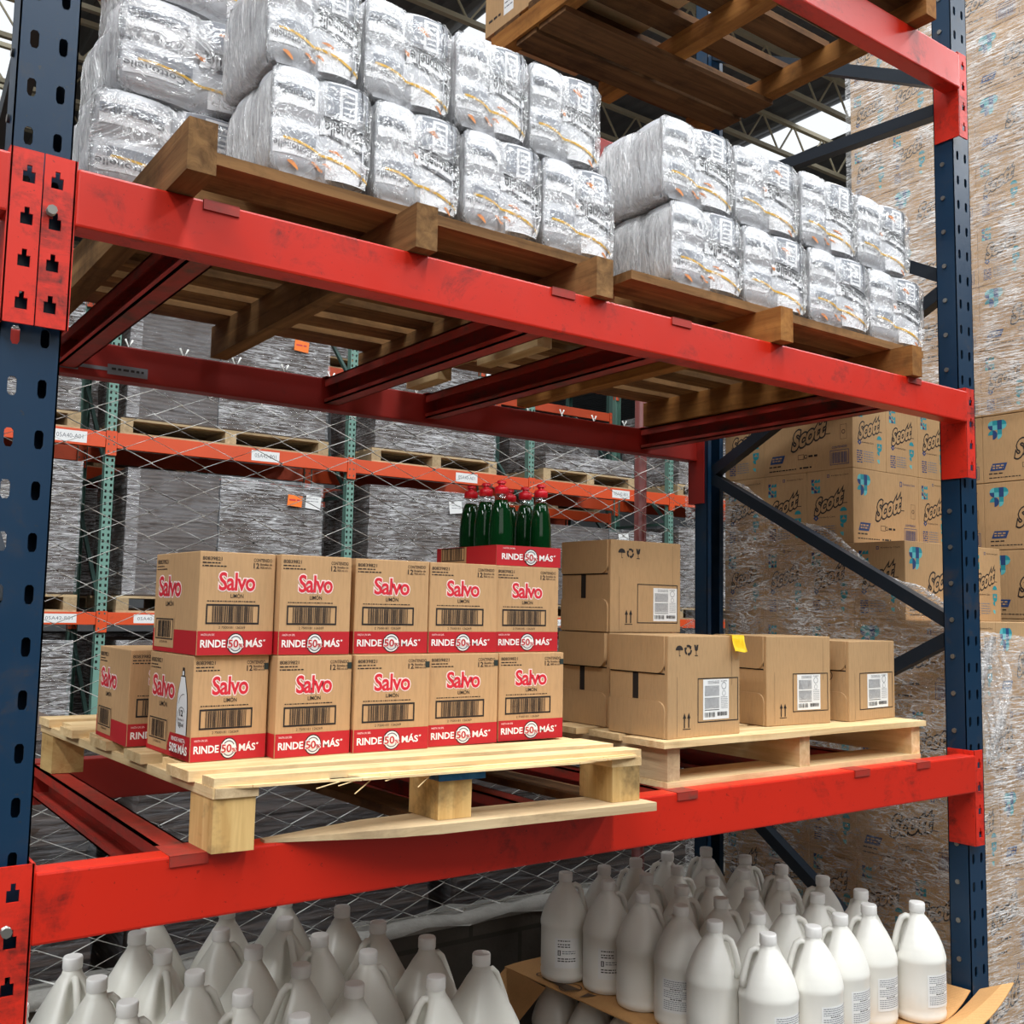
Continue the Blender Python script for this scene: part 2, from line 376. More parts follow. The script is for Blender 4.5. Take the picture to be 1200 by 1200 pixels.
def copy_tree(src, loc, rz=0, label=None, group=None, scale=None, parent=None, skip=()):
    c = src.copy(); COL.objects.link(c)
    if parent is None:
        c.location = loc; c.rotation_euler = (0, 0, rz)
        if scale: c.scale = scale
        if label: c['label'] = label
        if group: c['group'] = group
    else: c.parent = parent
    for ch in list(src.children):
        if ch.name.split('.')[0] in skip: continue
        copy_tree(ch, None, parent=c)
    return c
def place(src, first, loc, rz, label, scale=None, group=None, skip=()):
    if first:
        src.location = loc; src.rotation_euler = (0, 0, rz); src['label'] = label
        if scale: src.scale = scale
        if group: src['group'] = group
        return src
    return copy_tree(src, loc, rz, label, group, scale, skip=skip)
ORD = 'first second third fourth fifth sixth seventh eighth ninth tenth'.split()
def struct(o): o['kind'] = 'structure'; return o

# ------------------------------------------------------------------ setting: floor, roof, walls
b = MB(); b.box(-14, 30, -12, 40, -0.2, 0, 'floor'); struct(b.build('floor'))
b = MB()
pitch = 0.26; x = -14.0; prev = None; edge = []
while x < 30:
    for dx, dz in ((0, 0), (0.05, 0.0), (0.08, 0.045), (0.18, 0.045), (0.21, 0)): edge.append((x+dx, 9.02+dz))
    x += pitch
va = [b.bm.verts.new((px, -12, pz)) for px, pz in edge]; vb = [b.bm.verts.new((px, 40, pz)) for px, pz in edge]
k = b.mi('roof')
for i in range(len(edge)-1): b.bm.faces.new((va[i], va[i+1], vb[i+1], vb[i])).material_index = k
struct(b.build('ceiling'))
for i, sx in enumerate(SKY_X):
    b = MB(); b.box(sx-0.42, sx+0.42, -10, 38, 8.985, 9.0, 'skylight'); struct(b.build('window_%d' % (i+1)))
ty = [6.9 + 1.25*i for i in range(-5, 12)]
for y in ty:
    b = MB(); zt, zb = 8.92, 8.42
    for z in (zt, zb): b.box(-13, 29, y-0.035, y+0.035, z-0.03, z+0.03, 'cream')
    xx = -13
    while xx < 29:
        b.bar((xx, y, zb), (xx+0.35, y, zt), 0.022, 0.022, 'cream', up=(0, 1, 0)); b.bar((xx+0.35, y, zt), (xx+0.7, y, zb), 0.022, 0.022, 'cream', up=(0, 1, 0)); xx += 0.7
    o = struct(b.build('ceiling_joist'))
b = MB(); b.box(-14, 30, 30, 30.2, 0, 9, 'far_wall'); struct(b.build('wall_far'))
# low block wall under the fence
b = MB(); b.box(-1.6, 3.3, 1.27, 1.41, 0, 0.455, 'block_wall')
struct(b.build('wall_back'))
b = MB(); nx = 60
def capz(i, j): return 0.475 + 0.022*mnoise.noise(Vector((i*0.5, j*2.0, 3.1))) + 0.01*mnoise.noise(Vector((i*1.7, j*3.0, 7.1))) - (0.018 if j in (0, 4) else 0)
g = [[b.bm.verts.new((-1.6+4.9*i/nx, 1.255+0.168*j/4, capz(i, j))) for j in range(5)] for i in range(nx+1)]
g0 = [[b.bm.verts.new((-1.6+4.9*i/nx, 1.26 if j == 0 else 1.418, 0.452)) for j in (0, 1)] for i in range(nx+1)]
k = b.mi('mortar')
for i in range(nx):
    for j in range(4):
        f = b.bm.faces.new((g[i][j], g[i+1][j], g[i+1][j+1], g[i][j+1])); f.material_index = k; f.smooth = True
    b.bm.faces.new((g0[i][0], g0[i+1][0], g[i+1][0], g[i][0])).material_index = k
    b.bm.faces.new((g[i][4], g[i+1][4], g0[i+1][1], g0[i][1])).material_index = k
struct(b.build('trim_1'))

# ------------------------------------------------------------------ chain link fence
fe = thing('chain_link_fence', 'grey chain-link fence with dark red post behind the racking', 'fence', (0, 1.335, 0.47))
b = MB(); DW, DH = 0.078, 0.07; n = int(4.8/DW); zz = int((2.2-0.47)/(DH/2))
for i in range(n):
    x0 = -1.55+i*DW; pts = []
    for kx in range(zz+1):
        sgn = (-1 if kx % 2 == 0 else 1)*(1 if i % 2 else -1)
        wob = 0.006*mnoise.noise(Vector((i*0.7, kx*0.4, 1)))
        pts.append((x0+DW/2*sgn*1.02+wob, 0.004*(1 if (kx+i) % 2 else -1), kx*DH/2+0.004*mnoise.noise(Vector((i*0.3, kx*0.3, 9)))))
    top = pts[-1]; pts.append((top[0]+0.012*(-1 if i % 2 else 1), 0, top[2]+0.03))
    b.tube(pts, 0.0029, 'wire', n=5)
b.build('wire_mesh', fe)
for px in (2.425, -0.85):
    b = MB(); b.tube([(px, 0.03, -0.02), (px, 0.03, 1.86)], 0.024, 'post_red', n=14); b.build('fence_post', fe)
b = MB(); b.tube([(-1.55, 0.005, 0.012), (3.2, 0.005, 0.012)], 0.002, 'wire', n=5); b.build('tension_wire', fe)

# ------------------------------------------------------------------ the blue and red pallet rack
def teardrop(cu, cv, w=0.0125, h=0.028): return [(cu-w/2, cv+h*0.35), (cu-w/2, cv-h*0.3), (cu-w*0.28, cv-h*0.5), (cu+w*0.28, cv-h*0.5), (cu+w/2, cv-h*0.3), (cu+w/2, cv+h*0.35), (cu+w*0.25, cv+h*0.5), (cu-w*0.25, cv+h*0.5)]
CW, CDp = 0.085, 0.062
def column(parent, x0, yf, sgn, z1=4.2, mat='blue', holes=True, ph=0.0):
    # front plate at y=yf facing -y (sgn=1) or +y (sgn=-1); open behind
    b = MB()
    fr = Fr((x0, yf, 0), (1, 0, 0), (0, 0, 1), (0, -sgn, 0))
    PT = 0.0762; z = 0.0
    while z < z1:
        b.plate(fr, 0, CW, z, z+PT, [teardrop(CW*0.26, z+PT/2), teardrop(CW*0.74, z+PT/2)], 0.0025, mat); z += PT
    z1 = z
    ya, yb = sorted((yf, yf+sgn*CDp))
    for xs in (x0, x0+CW-0.0025): b.box(xs, xs+0.0025, ya, yb, 0, z1, mat)
    yl = yf+sgn*CDp
    ya, yb = sorted((yl, yl-sgn*0.0025))
    b.box(x0, x0+0.02, ya, yb, 0, z1, mat); b.box(x0+CW-0.02, x0+CW, ya, yb, 0, z1, mat)
    o = b.build('column', parent)
    return o
def foot(parent, x0, yf, sgn):   # parent is the column
    b = MB(); ya, yb = sorted((yf-sgn*0.02, yf+sgn*0.09)); b.box(x0-0.02, x0+CW+0.02, ya, yb, 0, 0.008, 'blue'); b.build('foot_plate', parent)
def brace(parent, x, a, c, m='black_steel'):
    b = MB(); P0, P1 = Vector((x, a[0], a[1])), Vector((x, c[0], c[1])); b.bar(P0, P1, 0.038, 0.038, m, up=(1, 0, 0)); b.build('brace', parent)
def frame_upright(x0, label):
    t = thing('rack_upright', label, 'rack upright', (x0, 0.03, 0))
    foot(column(t, 0, 0, 1), 0, 0, 1); foot(column(t, 0, 1.055, -1), 0, 1.055, -1)
    xm = CW/2
    for a, c in (((0.99, 3.08), (0.06, 3.03)), ((0.06, 2.50), (0.99, 3.02)), ((0.06, 2.46), (0.99, 2.00)), ((0.06, 1.46), (0.99, 1.97)), ((0.06, 1.42), (0.99, 0.94)), ((0.06, 0.28), (0.99, 0.89)), ((0.06, 0.22), (0.99, 0.20)), ((0.06, 3.12), (0.99, 3.62))):
        brace(t, xm, a, c)
    for z in [0.42+0.105*i for i in range(34)]:
        b = MB(); b.tube([(-0.004, 0.035, z), (0.002, 0.035, z)], 0.007, 'steel', n=8); b.build('bolt', t)
    return t
frame_upright(-0.085, 'dark blue perforated rack upright at the left edge, nearest the viewer')
frame_upright(2.442, 'dark blue perforated rack upright with diagonal braces, right of the cartons')

def keyhole(cu, cv, a=0.017): return [(cu-a/2, cv-a/2), (cu+a/2, cv-a/2), (cu+a/2, cv+a/2), (cu+a*0.2, cv+a/2), (cu+a*0.2, cv+a*1.05), (cu-a*0.2, cv+a*1.05), (cu-a*0.2, cv+a/2), (cu-a/2, cv+a/2)]
def rack_beam(label, y, z, h, sgn, x0=0.0, x1=2.44, mat='red', mc='red_worn', cl=True, cr=True, group=None):
    # sgn=1: front beam whose face looks to -y ; -1: rear beam
    t = thing('rack_beam', label, 'rack beam', (x0, y, z-h), 0, group); L = x1-x0
    b = MB(); ya, yb = (0, 0.05) if sgn > 0 else (-0.05, 0)
    b.box(0.004, L-0.004, ya, yb, 0, h, mat, bevel=0.004); b.build('beam', t)
    for on, xe, d in ((cl, 0, -1), (cr, L, 1)):
        if not on: continue
        b = MB(); hh = 0.262; zt = h+0.012
        fr = Fr((xe, 0.006 if sgn > 0 else -0.006, zt-hh), (d, 0, 0), (0, 0, 1), (0, -sgn, 0))
        hs = [keyhole(0.023, 0.03+0.0635*i) for i in range(4)]
        if d < 0 or sgn < 0: pass
        b.plate(fr, -0.003, 0.0415, 0, hh, hs, 0.004, mc)
        yy = sorted((0.006*sgn, 0.085*sgn)); b.box(xe-0.0045 if d > 0 else xe+0.0005, xe-0.0005 if d > 0 else xe+0.0045, yy[0], yy[1], zt-hh, zt, mc)
        o = b.build('connector', t)
        b = MB()
        cx = xe+d*0.03
        if d > 0: b.bm.free(); continue
        b.tube([(cx, (0.004)*sgn, zt-hh+0.175), (cx, -0.007*sgn, zt-hh+0.175)], 0.0075, 'steel', n=8); b.build('bolt', o)
    return t
ZL, HL, ZT, HT, Z3, H3, DEP = 1.093, 0.101, 2.129, 0.09, 3.153, 0.106, 1.12
rack_beam('bright red front rack beam below the pallets of detergent cartons', 0, ZL, HL, 1)
rack_beam('bright red front rack beam below the wrapped toilet paper packs', 0, ZT, HT, 1)
rack_beam('faded red front rack beam at the top right, under the highest pallet', 0, Z3, H3, 1)
rack_beam('shaded red rear rack beam behind the detergent carton pallet', DEP, ZL, HL, -1, mat='shaded_red', mc='shaded_red')
rr = rack_beam('shaded red rear rack beam across the fence, below the toilet paper pallets', DEP, ZT, HT, -1, mat='shaded_red', mc='shaded_red')
rack_beam('rear rack beam of the highest shelf, above the toilet paper', DEP, Z3, H3, -1, mat='shaded_red', mc='shaded_red')
b = MB(); fr = front((0.15, -0.0505, 0.012)); b.rect(fr, 0, 0.10, 0, 0.026, 'grey_ink', 1); b.rect(fr, 0.10, 0.17, 0.008, 0.017, 'grey_ink', 1); b.rect(fr, 0.17, 0.27, 0, 0.026, 'grey_ink', 1)
b.dashes(fr, 0.18, 0.26, 0.012, 0.006, 'black_ink', 2, 4); b.build('sticker', rr)
for z, h, lab in ((ZL, HL, 'red beam end of the next bay, at the lower left corner'), (ZT, HT, 'red beam end of the next bay, at the upper left edge')):
    rack_beam(lab, 0, z, h, 1, x0=-2.525, x1=-0.085)

def crossbar(x, z, label, mat, hh=0.075):
    t = thing('support_bar', label, 'support bar', (x, 0, z))
    b = MB(); w2 = 0.022
    # channel open to -x side with rounded lips
    b.box(-w2, w2, 0.052, DEP-0.052, -0.006, -0.002, mat); b.box(-w2, w2, 0.052, DEP-0.052, -hh, -hh+0.004, mat); b.box(w2-0.004, w2, 0.052, DEP-0.052, -hh, -0.002, mat)
    b.box(-w2, -w2+0.004, 0.052, DEP-0.052, -0.026, -0.002, mat); b.box(-w2, -w2+0.004, 0.052, DEP-0.052, -hh, -hh+0.014, mat)
    b.build('channel', t)
    for ya, yb in ((-0.003, 0.075), (DEP-0.075, DEP+0.003)):
        b = MB(); b.box(-0.03, 0.03, ya, yb, -0.0005, 0.0008, mat)
        yl = ya if ya < 0 else yb-0.003
        b.box(-0.03, 0.03, yl, yl+0.003, -0.016, 0.0, mat); b.build('hook_plate', t)
    return t
for i, x in enumerate((0.222, 0.94, 1.30, 1.915, 2.18)):
    crossbar(x, ZL, 'rusty red support bar on the lower shelf, %s from the left' % ORD[i], 'red_rust')
for i, x in enumerate((0.225, 0.94, 1.278, 2.172)):
    crossbar(x, ZT, 'dark red support bar under the toilet paper pallets, %s from the left' % ORD[i], 'red_rust')

# ------------------------------------------------------------------ pallets
def ident(p): return p
def wpart(parent, name, x0, x1, y0, y1, z0, z1, m, fn=ident, bev=0.002, rag=0.0):
    b = MB(); b.box(x0, x1, y0, y1, z0, z1, m, bevel=0)
    if rag or fn is not ident:
        bmesh.ops.subdivide_edges(b.bm, edges=[e for e in b.bm.edges if e.calc_length() > 0.3], cuts=7, use_grid_fill=True)
        for v in b.bm.verts:
            q = v.co*3.0; v.co += Vector((0, rag*mnoise.noise(q+Vector((5, 1, 2))), rag*0.7*mnoise.noise(q+Vector((1, 9, 4)))))
            v.co = fn(v.co)
    return b.build(name, parent)
# left lower pallet (block pallet, racked out of square)
PX, PY = Vector((0.83, -0.066, 0))/0.83, Vector((-0.052, 1.02, 0))/1.02
def skew(p): return Vector((PX.x*p.x+PY.x*p.y, PX.y*p.x+PY.y*p.y, p.z))
pl = thing('wooden_pallet', 'pale pine pallet with splintered front boards under the detergent cartons', 'pallet', (0.25, -0.02, ZL))
W, D = 0.83, 1.0
for ix, xa in enumerate((0.0, 0.39, 0.765)):
    for iy, ya in enumerate((0.0, 0.45, 0.90)):
        if ix == 0 and iy == 1: continue
        zb = 0.0 if ix == 0 else 0.0165
        wpart(pl, 'block', xa, xa+0.066, ya+0.001, ya+0.094, zb, 0.083, 'block_z' if iy == 0 else 'block_y', skew, rag=0.002)
    m = 'pine_y'
    wpart(pl, 'stringer_board', xa-0.002, xa+0.07, 0, D, 0.0832, 0.0995, m, skew)
wpart(pl, 'painted_board_end', 0.388, 0.48, -0.004, 0.03, 0.0834, 0.0993, 'blue_wood', skew)
wpart(pl, 'dark_board_end', 0.001, 0.069, -0.003, 0.02, 0.0836, 0.0990, 'grey_y', skew)
yy = 0.0
for i in range(10):
    wd = (0.05, 0.10, 0.075, 0.09, 0.06, 0.10, 0.07, 0.09, 0.08, 0.085)[i]; xo = (0.0, -0.018, 0.022, -0.02, 0.015, -0.02, 0.015, -0.024, 0.02, -0.01)[i]
    th = 0.017 if i % 2 else 0.014
    wpart(pl, 'deck_board', xo*0.7, W+0.006-abs(xo)*0.3, yy+0.002, min(yy+wd, D), 0.0998, 0.0998+th, 'pine_x', skew, rag=0.0012); yy += wd+0.022
# splintered lower layer along the front
b = MB(); rg = random.Random(5)
for q in range(7):
    xa, xb = rg.uniform(0.0, 0.3), rg.uniform(0.5, 0.84); y0 = -0.012+0.004*q; z0 = 0.0999+0.0022*(q % 3)
    pts = [(xa, y0+0.01, z0), (xa+0.05, y0, z0), (xb-0.08, y0, z0), (xb, y0+0.012, z0)]
    for (a, c) in zip(pts, pts[1:]): b.bar(skew(Vector(a)), skew(Vector(c)), 0.016, 0.004, 'pine_x')
for q in range(5):
    xa = rg.uniform(0.22, 0.42); b.bar(skew(Vector((xa, -0.008, 0.101))), skew(Vector((xa-rg.uniform(0.03, 0.07), -0.02, 0.10-rg.uniform(0.005, 0.024)))), 0.0018, 0.0012, 'pine_x')
b.build('splintered_board', pl)
def taper(p):
    k = min(1.0, max(0.0, (p.x-0.10)/0.22)); return skew(Vector((p.x, 0.05+(p.y-0.05)*(0.15+0.85*k), p.z*(0.3+0.7*k))))
wpart(pl, 'bottom_board', 0.10, 0.845, -0.03, 0.08, 0.0, 0.016, 'grey_x', taper, rag=0.002)
for xa in (0.385, 0.765): wpart(pl, 'bottom_board', xa-0.003, xa+0.075, 0.085, D, 0.0005, 0.016, 'dark_y', skew)
wpart(pl, 'bottom_board', 0.0, 0.83, 0.91, 1.0, -0.0001+0.0005, 0.0006, 'grey_x', skew) if False else None

# right lower pallet (stringer pallet)
pr = thing('wooden_pallet', 'pale pine stringer pallet under the plain jug cartons', 'pallet', (1.285, 0.045, ZL))
W2, D2, = 0.965, 1.0
wpart(pr, 'bottom_board', 0, W2-0.01, 0, 0.13, 0.0, 0.013, 'pine_x', rag=0.0015)
wpart(pr, 'bottom_board', 0, W2-0.01, 0.45, 0.55, 0.0, 0.013, 'grey_x'); wpart(pr, 'bottom_board', 0, W2-0.01, 0.88, 0.99, 0.0, 0.013, 'grey_x')
for i, xa in enumerate((0.004, 0.452, 0.92)): wpart(pr, 'stringer', xa, xa+0.038, 0.004, D2, 0.0132, 0.0875, 'grey_y' if i == 0 else 'pine_y')
for i in range(7):
    ya = (0.0, 0.16, 0.30, 0.44, 0.58, 0.72, 0.87)[i]; wd = 0.125 if i == 0 else 0.098
    wpart(pr, 'deck_board', -0.02+0.012*(i % 2), W2+0.004, ya-0.01, ya+wd, 0.0877, 0.102, 'pine_x' if i % 3 else 'pine_x', rag=0.003 if i == 0 else 0.0012)

def stringer_pallet(loc, xs, x0, x1, ds, depth, label, tones, hs=0.083, sw=0.042, sy=(-0.1, -0.03, -0.02), notch=False):
    t = thing('wooden_pallet', label, 'pallet', loc)
    tb, ts, td = tones
    for i, xa in enumerate(xs):
        if notch and i == 0:
            b = MB(); fr = Fr((xa, 0, 0), (0, 1, 0), (0, 0, 1), (-1, 0, 0)); pts = [(sy[i], 0), (0.14, 0), (0.14, 0.036), (0.37, 0.036), (0.37, 0), (0.64, 0), (0.64, 0.036), (0.87, 0.036), (0.87, 0), (depth, 0), (depth, hs), (sy[i], hs)]
            A = [b.bm.verts.new(fr.p(p, q, 0)) for p, q in pts]; B = [b.bm.verts.new(fr.p(p, q, -sw)) for p, q in pts]; k = b.mi(ts+'_y')
            b.bm.faces.new(A).material_index = k; b.bm.faces.new(list(reversed(B))).material_index = k
            for j in range(len(pts)): b.bm.faces.new((A[j], B[j], B[(j+1) % len(pts)], A[(j+1) % len(pts)])).material_index = k
            b.build('stringer', t, recalc=True)
        else: wpart(t, 'stringer', xa, xa+sw, sy[i], depth, 0, hs, ts+'_y', rag=0.0015)
    for j, (ya, yb) in enumerate(ds): wpart(t, 'deck_board', x0+0.01*(j % 2), x1-0.012*(j % 3), ya, yb, hs+0.0003, hs+0.021, td+'_x', rag=0.002)
    return t
DS = [(0.045, 0.165), (0.21, 0.30), (0.345, 0.44), (0.49, 0.58), (0.63, 0.72), (0.77, 0.86), (0.91, 1.02)]
stringer_pallet((0, 0, ZT), (0.135, 0.575, 1.013), 0.215, 1.112, DS, 1.05, 'weathered brown pallet under the left block of toilet paper packs', ('brown', 'brown', 'brown'), sw=0.045)
p2 = stringer_pallet((0, 0, ZT), (1.17, 1.580, 2.134), 1.168, 2.29, DS, 1.04, 'brown stringer pallet under the right block of toilet paper packs', ('brown', 'amber', 'brown'), sw=0.045, sy=(0.05, -0.03, -0.02), notch=False)
for o in p2.children:
    if o.name.startswith('stringer') and abs(o.data.vertices[0].co.x-1.17) < 0.1: light = o
bpy.data.objects.remove(light)
b = MB(); xa = 1.17; pts = [(0.155, 0.0), (0.16, 0), (0.16, 0.036), (0.39, 0.036), (0.39, 0), (0.66, 0), (0.66, 0.036), (0.86, 0.036), (0.86, 0), (1.04, 0), (1.04, 0.083), (0.155, 0.083)]
A = [b.bm.verts.new((xa, p, q)) for p, q in pts]; B = [b.bm.verts.new((xa+0.045, p, q)) for p, q in pts]; k = b.mi('pine_y')
b.bm.faces.new(A).material_index = k; b.bm.faces.new(list(reversed(B))).material_index = k
for j in range(len(pts)): b.bm.faces.new((A[j], B[j], B[(j+1) % len(pts)], A[(j+1) % len(pts)])).material_index = k
b.build('stringer', p2, recalc=True)
p3 = stringer_pallet((0, 0, Z3), (1.335, 1.765, 2.17), 1.335, 2.215, [(-0.06, 0.06), (0.13, 0.23), (0.28, 0.37), (0.44, 0.53), (0.60, 0.68), (0.74, 0.87)], 0.87, 'aged wooden pallet seen from below on the highest shelf', ('dark', 'amber', 'dark'), hs=0.06, sw=0.048, sy=(-0.06, -0.06, -0.06))
for ya, yb in ((0.52, 0.64), (0.655, 0.75), (-0.05, 0.06)): wpart(p3, 'bottom_board', 1.345, 2.215, ya, yb, -0.0165 if ya > 0.1 else -0.0001, -0.0003 if ya > 0.1 else 0.0, 'dark_x') if ya > 0.1 else None

# ------------------------------------------------------------------ detergent cartons
SW, SD, SH = 0.16, 0.2196, 0.1781
def salvo_logo(b, fr, u0, u1, v0, v1):
    du, dv = (u1-u0), (v1-v0); ref = ('Salvo', 0.022, 0.0, 0.94)
    b.text(fr, 'Salvo', u0, u1, v0, v1, 'pink_white', 1, bold=0.07, ref=ref, space=0.94)
    b.text(fr, 'Salvo', u0, u1, v0, v1, 'logo_red', 2, bold=0.022, space=0.94)
def promo(b, fr, u0, u1, vc, h):     # RINDE 50% MAS*
    wd = u1-u0
    b.text(fr, 'RINDE', u0, u0+wd*0.38, vc-h/2, vc+h/2, 'white_ink', 2, bold=0.025)
    cu = u0+wd*0.53; r = h*1.25
    b.disc(fr, cu, vc, r*1.12, 'black_ink', 2); b.disc(fr, cu, vc, r, 'white_ink', 3); b.ring(fr, cu, vc, r*0.70, r*0.84, 'grey_ink', 4, n=24, a0=0.5, a1=2.7); b.ring(fr, cu, vc, r*0.70, r*0.84, 'grey_ink', 4, n=24, a0=3.7, a1=5.7)
    b.text(fr, '50', cu-r*0.98, cu+r*0.35, vc-h*0.55, vc+h*0.55, 'white_ink', 5, bold=0.09, ref=('50', 0.03)); b.text(fr, '50', cu-r*0.98, cu+r*0.35, vc-h*0.55, vc+h*0.55, 'red_ink', 6, bold=0.02)
    b.text(fr, '%', cu+r*0.36, cu+r*1.0, vc-h*0.55, vc+h*0.05, 'white_ink', 5, bold=0.08, ref=('%', 0.03)); b.text(fr, '%', cu+r*0.4, cu+r*0.96, vc-h*0.52, vc+h*0.02, 'red_ink', 6, bold=0.02)
    b.text(fr, 'MÁS', u0+wd*0.69, u0+wd*0.95, vc-h/2, vc+h*0.72, 'white_ink', 2, bold=0.025)
    b.text(fr, '*', u0+wd*0.96, u0+wd*1.0, vc+h*0.25, vc+h*0.55, 'white_ink', 2, bold=0.02)
def salvo_box(name='detergent_carton', bottle=False):
    t = thing(name, '', 'carton', group='red-banded detergent cartons')
    b = MB(); b.box(0, SW, 0, SD, 0, SH, 'salvo_board', bevel=0.0018)
    fr, lf = front(), leftf(SD); w_, h_ = SW, SH
    def V(y): return h_*(1-y)
    b.text(fr, '80839821', w_*.03, w_*.28, V(.085), V(.05), 'black_ink', bold=0.01)
    for q in range(2): b.dashes(fr, w_*.03, w_*(.26+.08*q), V(.115+.03*q), h_*.012, 'black_ink', 1, q)
    b.text(fr, 'CONTENIDO', w_*.70, w_*.95, V(.083), V(.05), 'black_ink', bold=0.01)
    b.text(fr, '12', w_*.70, w_*.775, V(.15), V(.095), 'black_ink', bold=0.02)
    b.text(fr, 'Botellas de', w_*.79, w_*.95, V(.118), V(.095), 'black_ink', bold=0.01); b.text(fr, '900 ml c/u', w_*.79, w_*.94, V(.15), V(.127), 'black_ink', bold=0.01)
    b.text(fr, 'LIMÓN', w_*.41, w_*.58, V(.445), V(.395), 'black_ink', bold=0.015)
    b.dashes(fr, w_*.11, w_*.74, V(.482), h_*.010, 'black_ink', 1, 7)
    b.text(fr, '2 7500181 126269', w_*.27, w_*.62, V(.742), V(.718), 'black_ink')
    d_ = SD
    b.text(lf, '80839821', d_*.04, d_*.30, V(.105), V(.06), 'black_ink', bold=0.01)
    for q in range(2): b.dashes(lf, d_*.04, d_*(.2+.07*q), V(.135+.03*q), h_*.012, 'black_ink', 1, q+3)
    b.text(lf, 'LIMÓN', d_*.28, d_*.46, V(.535), V(.475), 'black_ink', bold=0.015)
    b.build('carton_body', t)
    b = MB(); salvo_logo(b, fr, w_*.25, w_*.73, V(.375), V(.195)); b.build('logo', t)
    b = MB(); salvo_logo(b, lf, d_*.10, d_*.62, V(.44), V(.23)); b.build('logo', t)
    b = MB(); b.frame(fr, w_*.10, w_*.80, V(.70), V(.505), h_*.018, 'black_ink', 1); b.barcode(fr, w_*.18, w_*.72, V(.68), V(.525), 'black_ink', 2, 3, 36); b.build('barcode', t)
    b = MB(); b.rect(lf, d_*.04, d_*.50, V(.95), V(.645), 'salvo_board', 2); b.frame(lf, d_*.07, d_*.48, V(.87), V(.66), h_*.012, 'black_ink', 3); b.barcode(lf, d_*.12, d_*.43, V(.85), V(.68), 'black_ink', 3, 8, 24); b.text(lf, '27500181', d_*.18, d_*.36, V(.905), V(.885), 'black_ink', 3); b.build('barcode', t)
    b = MB(); b.rect(fr, 0.001, w_-.001, 0.001, V(.765), 'red_ink', 1); promo(b, fr, w_*.045, w_*.90, V(.885), h_*.072); b.text(fr, 'HASTA UN 50%', w_*.05, w_*.22, V(.81), V(.79), 'pink_white', 2); b.build('red_band', t)
    b = MB(); b.rect(lf, 0.001, d_-.001, 0.001, V(.765) if not bottle else V(.90), 'red_ink', 1)
    if bottle:
        b.poly(lf, [(d_*.62, 0.001), (d_-.001, 0.001), (d_-.001, V(.765)), (d_*.55, V(.765)), (d_*.50, V(.9))], 'red_ink', 1)
        b.text(lf, 'RINDE HASTA', d_*.60, d_*.90, V(.835), V(.795), 'white_ink', 3, bold=0.02); b.text(lf, '50%', d_*.56, d_*.74, V(.945), V(.86), 'white_ink', 3, bold=0.03); b.text(lf, 'MÁS', d_*.76, d_*.95, V(.945), V(.84), 'white_ink', 3, bold=0.03)
    b.build('red_band', t)
    b = MB(); b.rect(fr, w_*.935, w_*.995, V(.14), V(.075), 'code_ink', 1); b.build('code_mark', t)
    if bottle:
        b = MB(); c = d_*.80
        prof = [(-.11, .76), (-.11, .50), (-.095, .38), (-.05, .24), (-.045, .21)]
        out = [(c+u*d_, V(y)) for u, y in prof] + [(c-u*d_, V(y)) for u, y in reversed(prof)]
        big = [(c+(u*1.1)*d_, V(y-.008)) for u, y in prof] + [(c-(u*1.1)*d_, V(y-.008)) for u, y in reversed(prof)]
        b.poly(lf, big, 'black_ink', 2); b.poly(lf, out, 'paper', 3)
        b.rect(lf, c-d_*.03, c+d_*.03, V(.20), V(.15), 'black_ink', 2); b.rect(lf, c-d_*.02, c+d_*.02, V(.155), V(.12), 'black_ink', 2); b.rect(lf, c-d_*.018, c+d_*.018, V(.195), V(.155), 'paper', 3)
        b.ring(lf, c, V(.60), d_*.078, d_*.083, 'black_ink', 4, 30, 0.6, 4.6); b.ring(lf, c+d_*.03, V(.50), d_*.10, d_*.104, 'black_ink', 4, 20, 1.4, 2.9)
        b.text(lf, '12', c-d_*.035, c+d_*.035, V(.585), V(.525), 'black_ink', 5, bold=0.02); b.text(lf, 'Botellas de', c-d_*.06, c+d_*.06, V(.63), V(.605), 'black_ink', 5); b.text(lf, '500 ml', c-d_*.055, c+d_*.055, V(.685), V(.645), 'black_ink', 5, bold=0.01)
        b.build('bottle_picture', t)
    return t
ZD = 1.21
sv = salvo_box()
# (x0, x1, y, yaw deg, extra lift)
rowb = [(.261, .397, .135, 2.0), (.402, .548, .113, 0.6), (.552, .708, .108, -2.2), (.713, .872, .113, -2.0), (.880, 1.044, .116, -1.6)]
rowt = [(.261, .399, .127, 2.0), (.402, .541, .114, 0.4), (.556, .713, .128, -2.0), (.718, .876, .128, -2.0), (.881, 1.041, .133, -1.5)]
bx = salvo_box(bottle=True)
x0, x1, y, a = rowb[0]
place(bx, True, (x0, y, ZD), math.radians(a), 'corner detergent carton with a bottle picture, lower row, left end', scale=((x1-x0)/SW, 1, 1))
for i, (x0, x1, y, a) in enumerate(rowb[1:]):
    place(sv, i == 0, (x0, y, ZD), math.radians(a), 'red-banded detergent carton, lower row, %s' % ('second from the left', 'third from the left', 'fourth from the left', 'right end beside the plain cartons')[i], scale=((x1-x0)/SW, 1, 1))
for i, (x0, x1, y, a) in enumerate(rowt):
    place(sv, False, (x0, y, ZD+SH+0.0008), math.radians(a), 'red-banded detergent carton, upper row, %s' % ('left end', 'second from the left', 'third from the left', 'fourth, partly under the bottle tray', 'right end, under the bottle tray')[i], scale=((x1-x0)/SW, 1, 1), skip=('code_mark',))
place(sv, False, (.222, .372, ZD), math.radians(0), 'red-banded detergent carton standing behind the corner carton, lower left', scale=(0.9, 1, 1), skip=('code_mark',))

